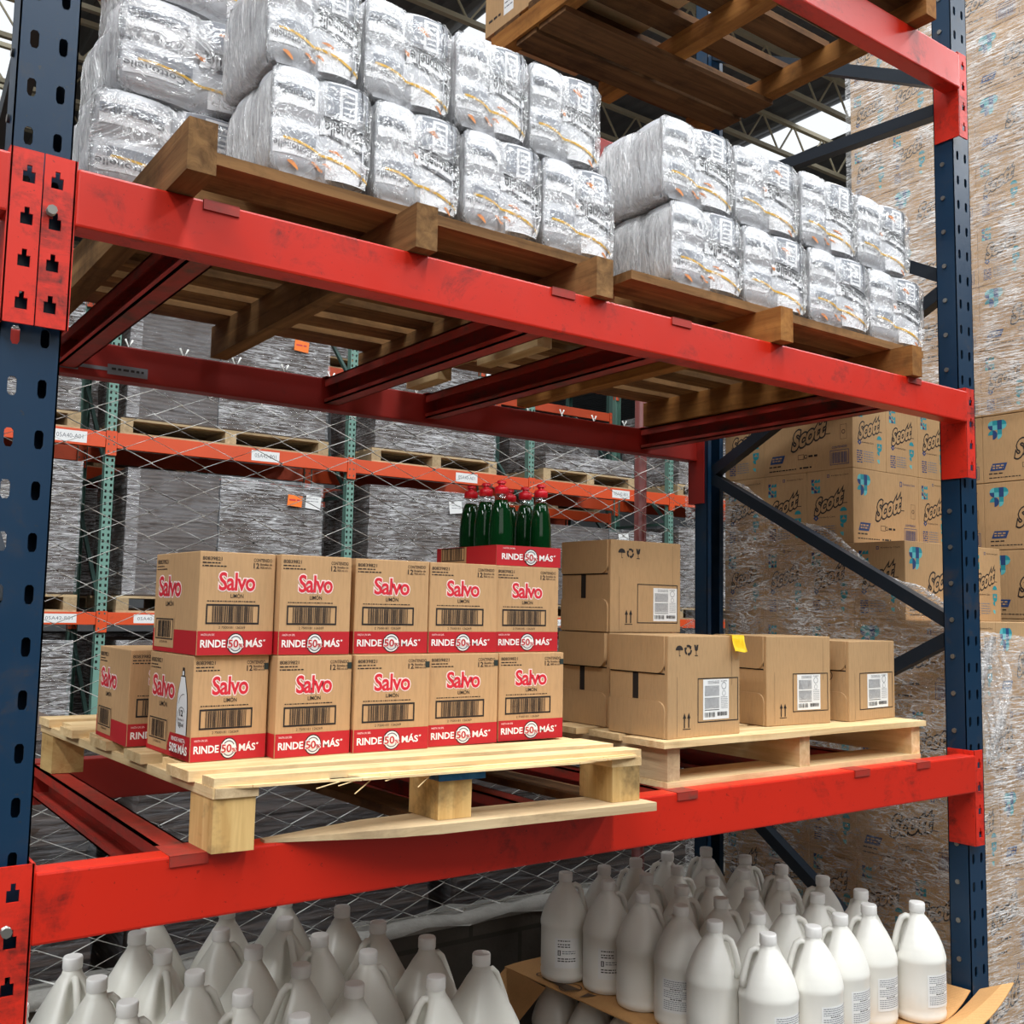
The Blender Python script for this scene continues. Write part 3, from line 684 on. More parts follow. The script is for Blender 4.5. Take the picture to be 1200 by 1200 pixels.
# dark code stamps on the lower cartons are part of the tape edge: small black marks
# open tray with six green bottles
TZ = ZD+2*SH+0.002
tr = thing('bottle_tray', 'open red carton tray of green bottles on the upper cartons', 'tray', (.886, .142, TZ), math.radians(-1.5))
TW, TD, TH = 0.166, 0.245, 0.042
b = MB(); tt = 0.003
b.box(0, TW, 0, TD, 0, tt, 'salvo_board')
for a in ((0, TW, 0, tt), (0, TW, TD-tt, TD), (0, tt, tt, TD-tt), (TW-tt, TW, tt, TD-tt)): b.box(a[0], a[1], a[2], a[3], tt, TH, 'salvo_board')
b.build('tray_body', tr)
b = MB(); fr = front(); b.rect(fr, 0, TW, 0, TH, 'red_ink', 1); promo(b, fr, TW*.08, TW*.92, TH*.45, TH*.30); b.text(fr, 'HASTA UN 50%', TW*.10, TW*.28, TH*.82, TH*.90, 'pink_white', 2)
b.build('red_band', tr)
b = MB(); lf = leftf(TD); b.rect(lf, 0, TD, 0, TH, 'red_ink', 1); b.rect(lf, TD*.08, TD*.52, TH*.02, TH*.98, 'salvo_board', 2); b.frame(lf, TD*.10, TD*.49, TH*.28, TH*1.0-0.001, .002, 'black_ink', 3); b.barcode(lf, TD*.14, TD*.45, TH*.34, TH*.95, 'black_ink', 3, 5, 22); b.build('red_band', tr)
def bottle():
    t = thing('detergent_bottle', '', 'bottle', group='green detergent bottles in the tray')
    b = MB()
    def ov(p, a): return Vector((p.x, p.y*0.86, p.z))
    b.lathe([(.020, 0), (.0255, .004), (.027, .02), (.0272, .06), (.0265, .085), (.023, .112), (.0175, .130), (.0145, .137)], 'green', 26, fn=ov); b.build('bottle_body', t)
    b = MB(); b.lathe([(.0147, .1372), (.0125, .144), (.0115, .149), (.0115, .153)], 'clear', 20); b.build('neck', t)
    b = MB(); b.lathe([(.0125, .150), (.0150, .151), (.0150, .163), (.0120, .166)], 'cap_red', 20)
    c_ = b.build('cap', t)
    b = MB(); b.lathe([(.0075, .166), (.0065, .170), (.0065, .173)], 'cap_red', 14); b.lathe([(.0095, .1725), (.0105, .175), (.0085, .1785)], 'cap_red', 16); b.build('nozzle', c_)
    return t
bo = bottle(); k = 0
R0 = math.radians(-1.5)
for cx, side in ((.032, 'left'), (.136, 'right')):
    for r, cy in enumerate((.034, .094, .156)):
        loc = (.886+cx*math.cos(R0)-cy*math.sin(R0), .142+cx*math.sin(R0)+cy*math.cos(R0), TZ+tt)
        place(bo, k == 0, loc, 0.2*k, 'green bottle with red cap, %s column of the tray, %s from front' % (side, ORD[r])); k += 1

# ------------------------------------------------------------------ plain jug cartons
BW, BD, BH = 0.24, 0.19, 0.2284
def sym_umbrella(b, fr, u, v, s, m='black_ink'):
    b.poly(fr, [(u+s*.5*math.cos(a), v+s*.45*math.sin(a)) for a in [PI*i/12 for i in range(13)]], m); b.rect(fr, u-s*.03, u+s*.03, v-s*.5, v, m); b.rect(fr, u-s*.03, u+s*.15, v-s*.55, v-s*.48, m)
def sym_recycle(b, fr, u, v, s, m='black_ink'):
    for i in range(3):
        a0 = PI/2+i*2*PI/3; b.ring(fr, u, v, s*.26, s*.46, m, 1, 8, a0-0.8, a0+0.55)
        a = a0-0.8; b.poly(fr, [(u+s*r*math.cos(a+da), v+s*r*math.sin(a+da)) for r, da in ((.18, 0), (.56, 0), (.36, -.6))], m)
def sym_glass(b, fr, u, v, s, m='black_ink'):
    b.poly(fr, [(u-s*.3, v+s*.5), (u-s*.2, v), (u, v-s*.12), (u+s*.2, v), (u+s*.3, v+s*.5), (u+s*.05, v+s*.5), (u-s*.02, v+s*.25), (u-s*.08, v+s*.5)], m); b.rect(fr, u-s*.04, u+s*.04, v-s*.5, v-s*.1, m); b.rect(fr, u-s*.22, u+s*.22, v-s*.56, v-s*.48, m)
def arrows(b, fr, u, v, s, m='black_ink'):
    for du in (-.22, .22): b.rect(fr, u+s*(du-.06), u+s*(du+.06), v-s*.5, v+s*.2, m); b.poly(fr, [(u+s*(du-.17), v+s*.15), (u+s*(du+.17), v+s*.15), (u+s*du, v+s*.55)], m)
    b.rect(fr, u-s*.4, u+s*.4, v-s*.62, v-s*.56, m)
def flap(b, lf, u0, u1, v0, v1, r, t, m, top):     # hinged flap with two rounded free corners
    pts = []
    if top:
        pts = [(u0, v1), (u1, v1)] + [(u1-r+r*math.cos(a), v0+r+r*math.sin(a)) for a in [-PI/2*i/6 for i in range(7)]] + [(u0+r*0.3-r*0.3*math.sin(a), v0+r*0.3-r*0.3*math.cos(a)) for a in [PI/2*i/4 for i in range(5)]]
    else:
        pts = [(u0, v0), (u1, v0)] + [(u1-r+r*math.cos(a), v1-r+r*math.sin(a)) for a in [PI/2*i/6 for i in range(7)]] + [(u0+r*0.2, v1), (u0, v1-r*0.2)]
    k = b.mi(m); A = [b.bm.verts.new(lf.p(u, v, t)) for u, v in pts]; B = [b.bm.verts.new(lf.p(u, v, 0.0002)) for u, v in pts]
    b.bm.faces.new(A).material_index = k; n = len(pts)
    for j in range(n): b.bm.faces.new((A[j], A[(j+1) % n], B[(j+1) % n], B[j])).material_index = k
def shiplabel(b, fr, u0, u1, v0, v1, lay=1, seed=0):
    w_, h_ = u1-u0, v1-v0; b.rect(fr, u0, u1, v0, v1, 'paper', lay)
    def U(x): return u0+w_*x
    def V(y): return v1-h_*y
    for i in range(3): b.dashes(fr, U(.18), U(.62), V(.05+.03*i), h_*.012, 'grey_ink', lay+1, seed+i)
    for i in range(12): b.dashes(fr, U(.06), U(.62), V(.17+.022*i), h_*.012, 'grey_ink', lay+1, seed+10+i)
    for i in range(12): b.dashes(fr, U(.06), U(.62), V(.48+.022*i), h_*.012, 'grey_ink', lay+1, seed+30+i)
    b.rect(fr, U(.06), U(.62), V(.465), V(.46), 'black_ink', lay+1); b.rect(fr, U(.06), U(.62), V(.77), V(.755), 'black_ink', lay+1)
    b.ring(fr, U(.80), V(.17), w_*.08, w_*.095, 'grey_ink', lay+1, 14); b.ring(fr, U(.80), V(.36), w_*.06, w_*.07, 'grey_ink', lay+1, 12)
    for i in range(7): b.dashes(fr, U(.68), U(.95), V(.46+.045*i), h_*.012, 'grey_ink', lay+1, seed+50+i)
    b.text(fr, '5080', U(.68), U(.92), V(.065), V(.035), 'black_ink', lay+1)
    b.barcode(fr, U(.06), U(.46), V(.94), V(.82), 'black_ink', lay+1, seed+2, 18); b.barcode(fr, U(.54), U(.94), V(.92), V(.82), 'black_ink', lay+1, seed+5, 24)
def plain_box(slot=True, symbols=True, lab=(.60, .945), frm=(.37, .955), lv=(.125, .49), fv=(.10, .53), open_flap=False):
    t = thing('jug_carton', '', 'carton', group='plain jug cartons on the right pallet')
    b = MB(); b.box(0, BW, 0, BD, 0, BH, 'plain_board', bevel=0.0022); fr, lf = front(), leftf(BD)
    if symbols:
        s = 0.024; v = BH*.86
        sym_umbrella(b, fr, BW*.15, v, s); sym_recycle(b, fr, BW*.27, v, s*1.1); sym_glass(b, fr, BW*.38, v, s)
    if frm[0] > .3: arrows(b, fr, BW*.25, BH*.17, 0.032)
    b.frame(fr, BW*frm[0], BW*frm[1], BH*fv[0], BH*fv[1], .0024, 'black_ink', 1)
    # scored tape creases
    b.rect(fr, BW*.12, BW*.123, BH*.02, BH*.6, 'brown_ink', 1); b.rect(fr, BW*.88, BW*.883, BH*.5, BH*.97, 'brown_ink', 1)
    b.build('carton_body', t)
    b = MB(); shiplabel(b, fr, BW*lab[0], BW*lab[1], BH*lv[0], BH*lv[1], 1, 3); b.build('shipping_label', t)
    b = MB(); flap(b, lf, 0.002, BD*.955, BH*.635, BH*.995, .022, .0045 if not open_flap else .010, 'plain_board', True); b.build('top_flap', t, recalc=True)
    b = MB(); flap(b, lf, 0.002, BD*.965, BH*.006, BH*.36, .022, .0045, 'plain_board', False); b.build('bottom_flap', t, recalc=True)
    b = MB()
    b.rect(lf, BD*.01, BD*.95, BH*.62, BH*.635, 'dark_gap', 1)
    b.rect(lf, BD*.94, BD*.952, BH*.66, BH*.98, 'dark_gap', 1)
    if slot: b.rect(lf, BD*.41, BD*.51, BH*.365, BH*.632, 'dark_gap', 1)
    b.build('flap_gap', t)
    return t
ZR = 1.195+0.0006
pb = plain_box(lab=(.475, .84), frm=(.40, .975), lv=(.165, .565), fv=(.14, .58)); place(pb, True, (1.302, .062, ZR), math.radians(1.2), 'plain jug carton with a yellow note, in front of the taller pair')
pb2 = plain_box(); place(pb2, True, (1.338, .299, ZR+BH+0.001), 0, 'plain jug carton stacked on top, beside the bottle tray')
pc = plain_box(True, False, open_flap=True); place(pc, True, (1.338, .300, ZR), 0, 'plain jug carton at the bottom, with a curling flap and dark slot')
pd = plain_box(False, False, (.47, .835), (.40, .96), (.165, .565), (.145, .58)); place(pd, True, (1.716, .134, ZR), math.radians(-4.2), 'plain jug carton without symbols, between the yellow-note carton and the end carton', scale=(0.97, 1, 0.985))
pe = plain_box(False, False, (.385, .84), (.22, .95), (.15, .58), (.135, .60)); place(pe, True, (2.012, .105, ZR), math.radians(5), 'small plain jug carton at the right end of the pallet', scale=(0.98, 1, 0.93))
for o in list(pe.children):
    if o.name.startswith('carton_body'): body = o
b = MB(); lf = leftf(BD)
b.ring(lf, BD*.66, BH*.56, .013, .0155, 'brown_ink', 1, 22); b.ring(lf, BD*.66, BH*.56, .004, .008, 'brown_ink', 1, 12)
b.frame(lf, BD*.14, BD*.56, BH*.10, BH*.30, .002, 'brown_ink', 14); b.dashes(lf, BD*.2, BD*.5, BH*.24, .005, 'brown_ink', 14, 2); b.dashes(lf, BD*.2, BD*.5, BH*.15, .005, 'brown_ink', 14, 5)
b.build('printed_marks', pe)
b = MB(); b.poly(lf, [(BD*.16, BH*.44), (BD*.33, BH*.45), (BD*.29, BH*.78), (BD*.12, BH*.77)], 'paper', 13); b.poly(lf, [(BD*.12, BH*.77), (BD*.29, BH*.78), (BD*.285, BH*.83), (BD*.11, BH*.82)], 'logo_red', 14); b.disc(lf, BD*.21, BH*.67, .006, 'logo_red', 14, 10); b.build('tape_label', pe)
# yellow sticky note folded over the edge of the box
nt = thing('sticky_note', 'bright yellow sticky note on the top edge of a plain carton', 'note', (1.507, .0625, ZR+BH+0.0006))
b = MB(); n = 6; k = b.mi('yellow_note'); rows = []
prof = [(0.0, 0.022, 0.001), (0.0, 0.004, 0.0012), (0.0, -0.0035, 0.0002), (0.0, -0.0045, -0.012), (0.0, -0.009, -0.026), (0.0, -0.014, -0.037)]
for dx, y, z in prof: rows.append([b.bm.verts.new((dx+0.044*i/n, y+0.002*math.sin(i*1.3), z+0.0015*math.sin(i*0.9+1))) for i in range(n+1)])
for A, B in zip(rows, rows[1:]):
    for i in range(n): f = b.bm.faces.new((A[i], A[i+1], B[i+1], B[i])); f.material_index = k; f.smooth = True
bmesh.ops.solidify(b.bm, geom=list(b.bm.faces), thickness=0.0006)
b.build('note_paper', nt)

# ------------------------------------------------------------------ toilet paper packs
KW, KD, KH = 0.20, 0.25, 0.198
def surf(u, w_=KW, bul=0.016): return 0.004 + bul*(1-abs(math.sin(2*PI*u/w_))**0.6)
def pack_outline(w_, d_, bul, inset, n=22):
    P = []
    for i in range(n): u = w_*i/n; P.append((u, surf(u, w_, bul)+inset))
    for i in range(n): v = d_*i/n; P.append((w_-surf(v, d_, bul)-inset, v))
    for i in range(n): u = w_*(1-i/n); P.append((u, d_-surf(u, w_, bul)-inset))
    for i in range(n): v = d_*(1-i/n); P.append((surf(v, d_, bul)+inset, v))
    return [(min(max(x, inset+0.003), w_-inset-0.003), min(max(y, inset+0.003), d_-inset-0.003)) for x, y in P]
def pack_body(b, m):
    zs = [(0, .012), (.008, .003), (.03, 0), (KH*.47, 0), (KH*.5, .004), (KH*.53, 0), (KH-.03, 0), (KH-.008, .003), (KH, .012)]
    R = [[b.bm.verts.new((x, y, z)) for x, y in pack_outline(KW, KD, .016, ins)] for z, ins in zs]; k = b.mi(m); n = len(R[0])
    for A, B in zip(R, R[1:]):
        for j in range(n): f = b.bm.faces.new((A[j], A[(j+1) % n], B[(j+1) % n], B[j])); f.material_index = k; f.smooth = True
    for q in (R[0], R[-1]): b.bm.faces.new(q).material_index = k
def pfn(u, v, off): return Vector((u, surf(min(max(u, 0), KW))-off-.0004, v))
def strip(b, u0, u1, f0, f1, m, lay, n=16):
    for i in range(n):
        a, c = u0+(u1-u0)*i/n, u0+(u1-u0)*(i+1)/n; ta, tc = i/n, (i+1)/n
        b.face([pfn(a*KW, f0(ta)*KH, lay*LAY), pfn(c*KW, f0(tc)*KH, lay*LAY), pfn(c*KW, f1(tc)*KH, lay*LAY), pfn(a*KW, f1(ta)*KH, lay*LAY)], m)
def cst(v): return lambda t: v
def make_pack(seed):
    rg = random.Random(seed)
    t = thing('toilet_paper_pack', '', 'pack', group='clear-wrapped toilet paper packs')
    b = MB(); pack_body(b, 'roll'); b.build('roll_bundle', t)
    b = MB()
    strip(b, .05, .46, cst(.62), cst(.86), 'roll_white', 1); strip(b, .04, .40, cst(.16), cst(.30), 'roll_white', 1); strip(b, .55, .97, cst(.03), cst(.26), 'roll_white', 1)
    strip(b, .55, .98, cst(.66), cst(.95), 'roll_grey', 1); strip(b, .66, .84, cst(.62), cst(.93), 'roll_white', 2, 6); strip(b, .69, .81, cst(.66), cst(.90), 'roll_grey', 3, 5)
    for q in range(4): strip(b, .70, .80, cst(.68+.055*q), cst(.70+.055*q), 'roll_white', 4, 3)
    strip(b, .05, .42, cst(.72), cst(.82), 'roll_grey', 2); strip(b, .10, .45, cst(.30), cst(.40), 'roll_grey', 2)
    strip(b, .50, .995, lambda q: .46-.12*q, lambda q: .60-.10*q-.02*math.sin(PI*q), 'roll_white', 4)
    strip(b, .52, .995, lambda q: .615-.10*q, lambda q: .635-.10*q, 'pk_black', 5)
    strip(b, .55, .995, lambda q: .45-.11*q-.02*math.sin(PI*q), lambda q: .465-.115*q, 'pk_dark', 5)
    b.build('printed_sleeve', t)
    b = MB()
    slope = -.22
    b.text(None, 'Cottonelle', KW*.53, KW*.985, KH*.415, KH*.545, 'pk_black', 6, bold=.015, slope=slope, flip=True, fn=pfn)
    b.text(None, 'Cottonelle', KW*.04, KW*.40, KH*.19, KH*.26, 'pk_dark', 6, bold=.01, slope=-.1, flip=True, fn=pfn)
    b.text(None, 'Cottonelle', KW*.06, KW*.42, KH*.69, KH*.77, 'pk_dark', 6, bold=.01, slope=-.12, flip=True, fn=pfn)
    b.build('lettering', t)
    b = MB()
    strip(b, .12, .99, lambda q: .29-.20*q**1.6, lambda q: .315-.195*q**1.6, 'pk_yellow', 5, 24)
    for q in range(4):
        u, v = rg.uniform(.06, .85), rg.choice((.12, .35, .55, .8))+rg.uniform(-.06, .06); dv = rg.uniform(.05, .10)
        strip(b, u, u+rg.uniform(.07, .14), lambda q2: v-dv*.9*q2, lambda q2: v+dv*(.15+.35*math.sin(PI*q2)-.7*q2), 'pk_orange', 3, 6)
    b.build('colour_swirls', t)
    b = MB(); zs = [(-.003, .03), (-.001, .010), (.01, -.003), (.05, -.007), (.09, -.006), (.13, -.007), (KH-.03, -.005), (KH-.004, .006), (KH+.002, .03)]
    R = []
    for z, ins in zs:
        ring = []
        for i, (x, y) in enumerate(pack_outline(KW, KD, .006, ins+.002, 24)):
            q = Vector((x*26+seed*3, y*26, z*26)); d = .0045*mnoise.noise(q)
            cx, cy = x-KW/2, y-KD/2; L = math.hypot(cx, cy); s_ = 1+(d+.001)/L
            ring.append(b.bm.verts.new((KW/2+cx*s_, KD/2+cy*s_, z)))
        R.append(ring)
    n = len(R[0])
    for A, B in zip(R, R[1:]):
        for j in range(n):
            side = (n//4 <= j < n//2) or j >= 3*n//4
            f = b.bm.faces.new((A[j], A[(j+1) % n], B[(j+1) % n], B[j])); f.material_index = b.mi('side_film' if side else 'pack_film'); f.smooth = True
    for q in (R[0], R[-1]): b.bm.faces.new(q).material_index = b.mi('pack_film')
    b.build('plastic_wrap', t)
    return t
packs = [make_pack(1), make_pack(2)]; used = [False, False]
def put_pack(i, x0, x1, y, z, d, label, h=None, rz=0):
    k = i % 2; sx = (x1-x0)/KW
    place(packs[k], not used[k], (x0, y, z), rz, label, scale=(sx, d/KD, (h or KH)/KH)); used[k] = True
ZP = ZT+0.083+0.0225+0.0045
for side, lo, up in (('left', (.318, .524, .722, .922, 1.128), (.306, .50, .70, .888, 1.09)), ('right', (1.292, 1.542, 1.789, 2.052, 2.312), (1.268, 1.518, 1.766, 2.007, 2.258))):
    for lay, xs, z in (('lower', lo, ZP), ('upper', up, ZP+KH+.004)):
        for i in range(4):
            put_pack(i, xs[i]+.0045, xs[i+1]-.0045, .045+(.006 if lay == 'upper' else 0)+.004*(i % 2), z, .24, 'clear-wrapped toilet paper pack, %s pallet, %s layer front, %s from left' % (side, lay, ORD[i]))
    xb = .085 if side == 'left' else 1.172
    yb = .315
    for lay, z, dx in (('lower', ZP, 0.0), ('upper', ZP+KH+.004, .04))+((('top', ZP+2*(KH+.004), .07),) if side == 'left' else ()):
        put_pack(1, xb+dx, xb+dx+.32, yb, z, .33, 'toilet paper pack jutting left behind front row, %s layer, %s pallet' % (lay, side))

# carton on the highest shelf
tc = thing('carton_on_top_shelf', 'tan carton with a white label on the highest pallet, top of the picture', 'carton', (1.345, .30, Z3+.0822))
b = MB(); b.box(0, .36, 0, .62, 0, .3, 'tissue_board', bevel=.002); b.build('carton_body', tc)
b = MB(); lf = leftf(.62); b.rect(lf, .10, .15, .03, .09, 'paper', 1); b.dashes(lf, .105, .145, .05, .004, 'grey_ink', 2, 1); b.dashes(lf, .105, .145, .065, .004, 'grey_ink', 2, 2); b.build('shipping_label', tc)
b = MB(); b.text(lf, 'FRAGIL', .02, .09, .035, .055, 'black_ink', 1) if False else b.dashes(lf, .02, .09, .04, .008, 'black_ink', 1, 9); b.dashes(lf, .2, .36, .05, .012, 'black_ink', 1, 4); b.build('printing', tc)

# ------------------------------------------------------------------ gallon jugs
def jug(kind):
    t = thing('plastic_jug', '', 'jug')
    if kind == 'left':
        prof = [(.066, 0), (.076, .004), (.0795, .016), (.0795, .10), (.0805, .132), (.0800, .144), (.0765, .157), (.0650, .184), (.0490, .216), (.0330, .246), (.0215, .263), (.0185, .274)]
    else:
        prof = [(.060, 0), (.068, .004), (.0705, .014), (.0708, .022), (.0690, .030), (.0706, .037), (.0706, .09), (.0706, .146), (.0722, .152), (.0726, .160), (.0715, .166), (.0690, .176), (.0640, .192), (.0560, .211), (.0460, .230), (.0345, .248), (.0245, .261), (.0190, .267), (.0185, .274)]
    def dent(p, a):
        a = (a+PI) % (2*PI)-PI; z = p.z
        if kind == 'left':
            sq = (abs(math.cos(a))**3.4+abs(math.sin(a))**3.4)**(-1/3.4); t_ = max(0, min(1, (.262-z)/.10)); p = p*(1-t_)+Vector((p.x*sq, p.y*sq, z))*t_; p.z = z
        if .158 < z < .262:
            ka = max(0, 1-abs(a)/.50); kz = math.sin(PI*(z-.158)/.104); s_ = 1-.46*min(1, ka*1.7)*min(1, kz*1.5); return Vector((p.x*s_ if ka > 0 else p.x, p.y*(1-.1*ka), z))
        return p
    dense = []
    for (r0, z0), (r1, z1) in zip(prof, prof[1:]):
        nn = 3 if z1-z0 > .012 and z0 > .14 else 1
        for q in range(nn): dense.append((r0+(r1-r0)*q/nn, z0+(z1-z0)*q/nn))
    dense.append(prof[-1])
    mat = 'jug_clear' if kind == 'left' else 'jug'
    b = MB(); b.lathe(dense, mat, 36, fn=dent); b.build('jug_body', t)
    hp = [(.018, 0, .258), (.030, 0, .2615), (.0415, 0, .2555), (.0490, 0, .238), (.0555, 0, .214), (.0610, 0, .188), (.0610, 0, .170)] if kind != 'left' else [(.018, 0, .256), (.030, 0, .2575), (.041, 0, .247), (.052, 0, .223), (.063, 0, .196), (.071, 0, .174), (.071, 0, .160)]
    b = MB(); b.tube(hp, [.0075, .008, .008, .008, .0085, .009, .010], mat, n=12); b.build('handle', t)
    b = MB(); b.lathe([(.0200, .2735), (.0208, .275), (.0208, .295), (.0190, .2985), (.0, .2988)][:4], 'cap', 26); b.build('cap', t)
    return t
def jug_label(t, ang, half=.55, z0=.045, z1=.128, dense=True):
    r = .0714
    class Cyl:
        def p(s, u, v, off=0):
            a = ang+(u-.5)*2*half; return Vector(((r+off)*math.cos(a), (r+off)*math.sin(a), z0+(z1-z0)*v))
    fr = Cyl()
    b = MB()
    for i in range(12): b.rect(fr, i/12, (i+1)/12, 0, 1, 'paper', 1)
    rg = random.Random(2)
    if dense:
        for i in range(15):
            if i in (4, 9): b.dashes(fr, .3, .7, .93-.06*i, .03, 'black_ink', 2, i)
            else: b.dashes(fr, .06, .94, .93-.06*i, .022, 'grey_ink', 2, i)
        for i in range(8): b.dashes(fr, 1.04, 1.2, .9-.1*i, .05, 'grey_ink', 1, i+70)
    else:
        for i in (.9, .78, .70): b.dashes(fr, .12, .62, i, .035, 'black_ink', 2, int(i*50))
        b.rect(fr, .12, .24, .42, .60, 'black_ink', 2); b.rect(fr, .16, .20, .44, .58, 'paper', 3)
        for i in (.55, .48): b.dashes(fr, .30, .85, i, .03, 'grey_ink', 2, int(i*50))
        for i in (.30, .22): b.dashes(fr, .12, .85, i, .035, 'black_ink', 2, int(i*90))
    b.build('product_label', t)
ZJ = 0.4006
RJ = [(1.654, .832), (1.799, .826), (1.947, .848), (2.091, .854), (1.695, .695), (1.851, .711), (1.707, .572), (1.983, .714), (1.839, .553), (2.248, .842), (2.128, .713), (2.261, .697), (1.982, .562), (2.123, .569), (1.833, .404), (1.994, .436), (2.277, .559), (2.14, .443), (1.707, .406), (1.691, .258), (1.814, .249), (1.965, .264), (2.261, .403), (2.113, .28), (1.729, .136), (1.861, .118), (1.995, .136), (2.235, .245), (2.132, .142), (2.245, .103)]
LJ = [(.284, .822), (.418, .91), (.524, 1.03), (.417, .764), (.448, .62), (.584, .83), (.671, .99), (.60, .69), (.737, .834), (.82, .98), (.758, .683), (.883, .842), (.661, .53), (.52, .48), (.300, .49), (.375, .35), (.679, .385), (.575, .263), (.922, .70), (.80, .52), (.928, .54), (.837, .30), (.31, .66), (.16, .60), (.15, .43), (.44, .21), (.97, .40)]
def relax(P, dmin, it=1500, cheb=False):
    P = [list(p) for p in P]
    for _ in range(it):
        for i in range(len(P)):
            for j in range(i):
                dx, dy = P[i][0]-P[j][0], P[i][1]-P[j][1]; L = math.hypot(dx, dy)
                if cheb:
                    if max(abs(dx), abs(dy)) < dmin:
                        a_ = 0 if abs(dx) > abs(dy) else 1; d_ = (dx, dy)[a_]; s_ = (dmin-abs(d_))/2*(1 if d_ > 0 else -1); P[i][a_] += s_; P[j][a_] -= s_
                    continue
                if L < dmin:
                    s_ = (dmin-L)/2/max(L, 1e-6); P[i][0] += dx*s_; P[i][1] += dy*s_; P[j][0] -= dx*s_; P[j][1] -= dy*s_
    return P
RJ, LJ = relax(RJ, .1462), relax(LJ, .1625, cheb=True)
jr, ja, jb2 = jug('right'), jug('right'), jug('right'); jug_label(ja, 2.15, .55); jug_label(jb2, -1.75, .5, dense=False)
jl = jug('left')
def rows_of(P, step):
    rows = {}
    y0 = min(p[1] for p in P)
    for p in P: rows.setdefault(int((p[1]-y0)/step+.5), []).append(p)
    return [sorted(rows[k]) for k in sorted(rows)]
first = {}
rg = random.Random(11)
def put_jug(src, key, loc, rz, label, group, scale=None):
    place(src, key not in first, loc, rz, label, scale=scale, group=group); first[key] = 1
for ri, row in enumerate(rows_of(RJ, .146)):
    for ci, (x, y) in enumerate(row):
        lab = 'white gallon jug on cardboard sheet, %s row from front, %s from left' % (ORD[ri], ORD[ci])
        if ri == 0: put_jug(ja, 'a', (x, y, ZJ), 2.45+rg.uniform(-.12, .12)+(.1 if ci == 5 else 0), lab.replace('gallon jug', 'labelled gallon jug'), 'gallon jugs on the cardboard sheet')
        elif ci == 0 and ri in (3, 4, 5): put_jug(jb2 if ri > 3 else jr, 'b' if ri > 3 else 'r', (x, y, ZJ), -.45+rg.uniform(-.2, .2), lab, 'gallon jugs on the cardboard sheet')
        elif ci == 0: put_jug(ja if ri == 2 else jr, 'a' if ri == 2 else 'r', (x, y, ZJ), 1.6 if ri == 2 else -1.1, lab, 'gallon jugs on the cardboard sheet')
        else: put_jug(jr, 'r', (x, y, ZJ), rg.choice((2.4, -1.0, 2.0, -.7, 1.2)), lab, 'gallon jugs on the cardboard sheet')
for ri, row in enumerate(rows_of(LJ, .135)):
    for ci, (x, y) in enumerate(row):
        put_jug(jl, 'l', (x, y, ZJ), rg.choice((0, 1, 2, 3))*PI/2+rg.uniform(-.04, .04), 'milky gallon jug at lower left, %s row from front, %s from left' % (ORD[ri], ORD[ci]), 'gallon jugs massed at lower left', (1.0, 1.0, 1.02))
# lower layer of jugs, seen under the lifted edge of the cardboard sheet
k = 0
for x, y in ((1.665, .90), (1.675, .752), (1.672, .604), (1.69, .456), (1.70, .308), (1.71, .16), (1.858, .13), (2.006, .13), (2.154, .12), (2.30, .12)):
    lab = 'white gallon jug in the shade under the cardboard sheet, %s along from the wall end' % ORD[k]
    copy_tree(jr if k % 3 else jb2, (x, y, .0955), -.4+.3*(k % 3) if k < 6 else 2.3, lab, 'gallon jugs under the cardboard sheet'); k += 1
# cardboard tier sheet
ts = thing('cardboard_sheet', 'brown cardboard tier sheet under the jugs, bent up at its right corner', 'cardboard sheet', (1.57, .03, .3955))
b = MB(); nx, ny = 24, 24; k = b.mi('sheet_board'); G = []
for i in range(nx+1):
    row = []
    for j in range(ny+1):
        u, v = i/nx, j/ny; x = -.015+.065*(1-v)+(.85-.065*(1-v))*u; y = -.005+.99*v; z = .0035
        if u > .82: q = (u-.82)/.18; z += .045*q**2*(1.25-v); x += .02*q
        if v < .12: z -= 0.0
        if u < .06: z -= .004*(1-u/.06)
        row.append(b.bm.verts.new((x, y, z)))
    G.append(row)
B_ = [[b.bm.verts.new(v.co-Vector((0, 0, .0034))) for v in row] for row in G]
for i in range(nx):
    for j in range(ny):
        b.bm.faces.new((G[i][j], G[i+1][j], G[i+1][j+1], G[i][j+1])).material_index = k; b.bm.faces.new((B_[i][j], B_[i][j+1], B_[i+1][j+1], B_[i+1][j])).material_index = k
rim = [(i, 0) for i in range(nx)]+[(nx, j) for j in range(ny)]+[(i, ny) for i in range(nx, 0, -1)]+[(0, j) for j in range(ny, 0, -1)]
for (i, j), (i2, j2) in zip(rim, rim[1:]+rim[:1]): b.bm.faces.new((G[i][j], B_[i][j], B_[i2][j2], G[i2][j2])).material_index = k
b.build('sheet', ts)
b = MB(); fr = Fr((0, 0, .0042), (1, 0, 0), (0, 1, 0), (0, 0, 1))
for q in range(3): b.ring(fr, .03, .86-.03*q, .012, .016, 'brown_ink', 1, 16)
b.poly(fr, [(.008, .72), (.05, .70), (.045, .75), (.02, .80)], 'brown_ink', 1); b.poly(fr, [(.01, .66), (.06, .64), (.05, .67)], 'brown_ink', 1); b.ring(fr, .035, .73, .03, .034, 'brown_ink', 1, 20); b.build('printed_mark', ts)
b = MB(); P = [(-.014, .78, -.001), (-.014, .98, -.001), (-.095, 1.02, -.10), (-.13, .95, -.155), (-.10, .84, -.13)]
A = [b.bm.verts.new(p) for p in P]; f = b.bm.faces.new(A); f.material_index = b.mi('sheet_board'); bmesh.ops.solidify(b.bm, geom=[f], thickness=.0035); b.build('hanging_flap', ts, recalc=True)
b = MB(); n_ = 10; k = b.mi('sheet_board'); T = []
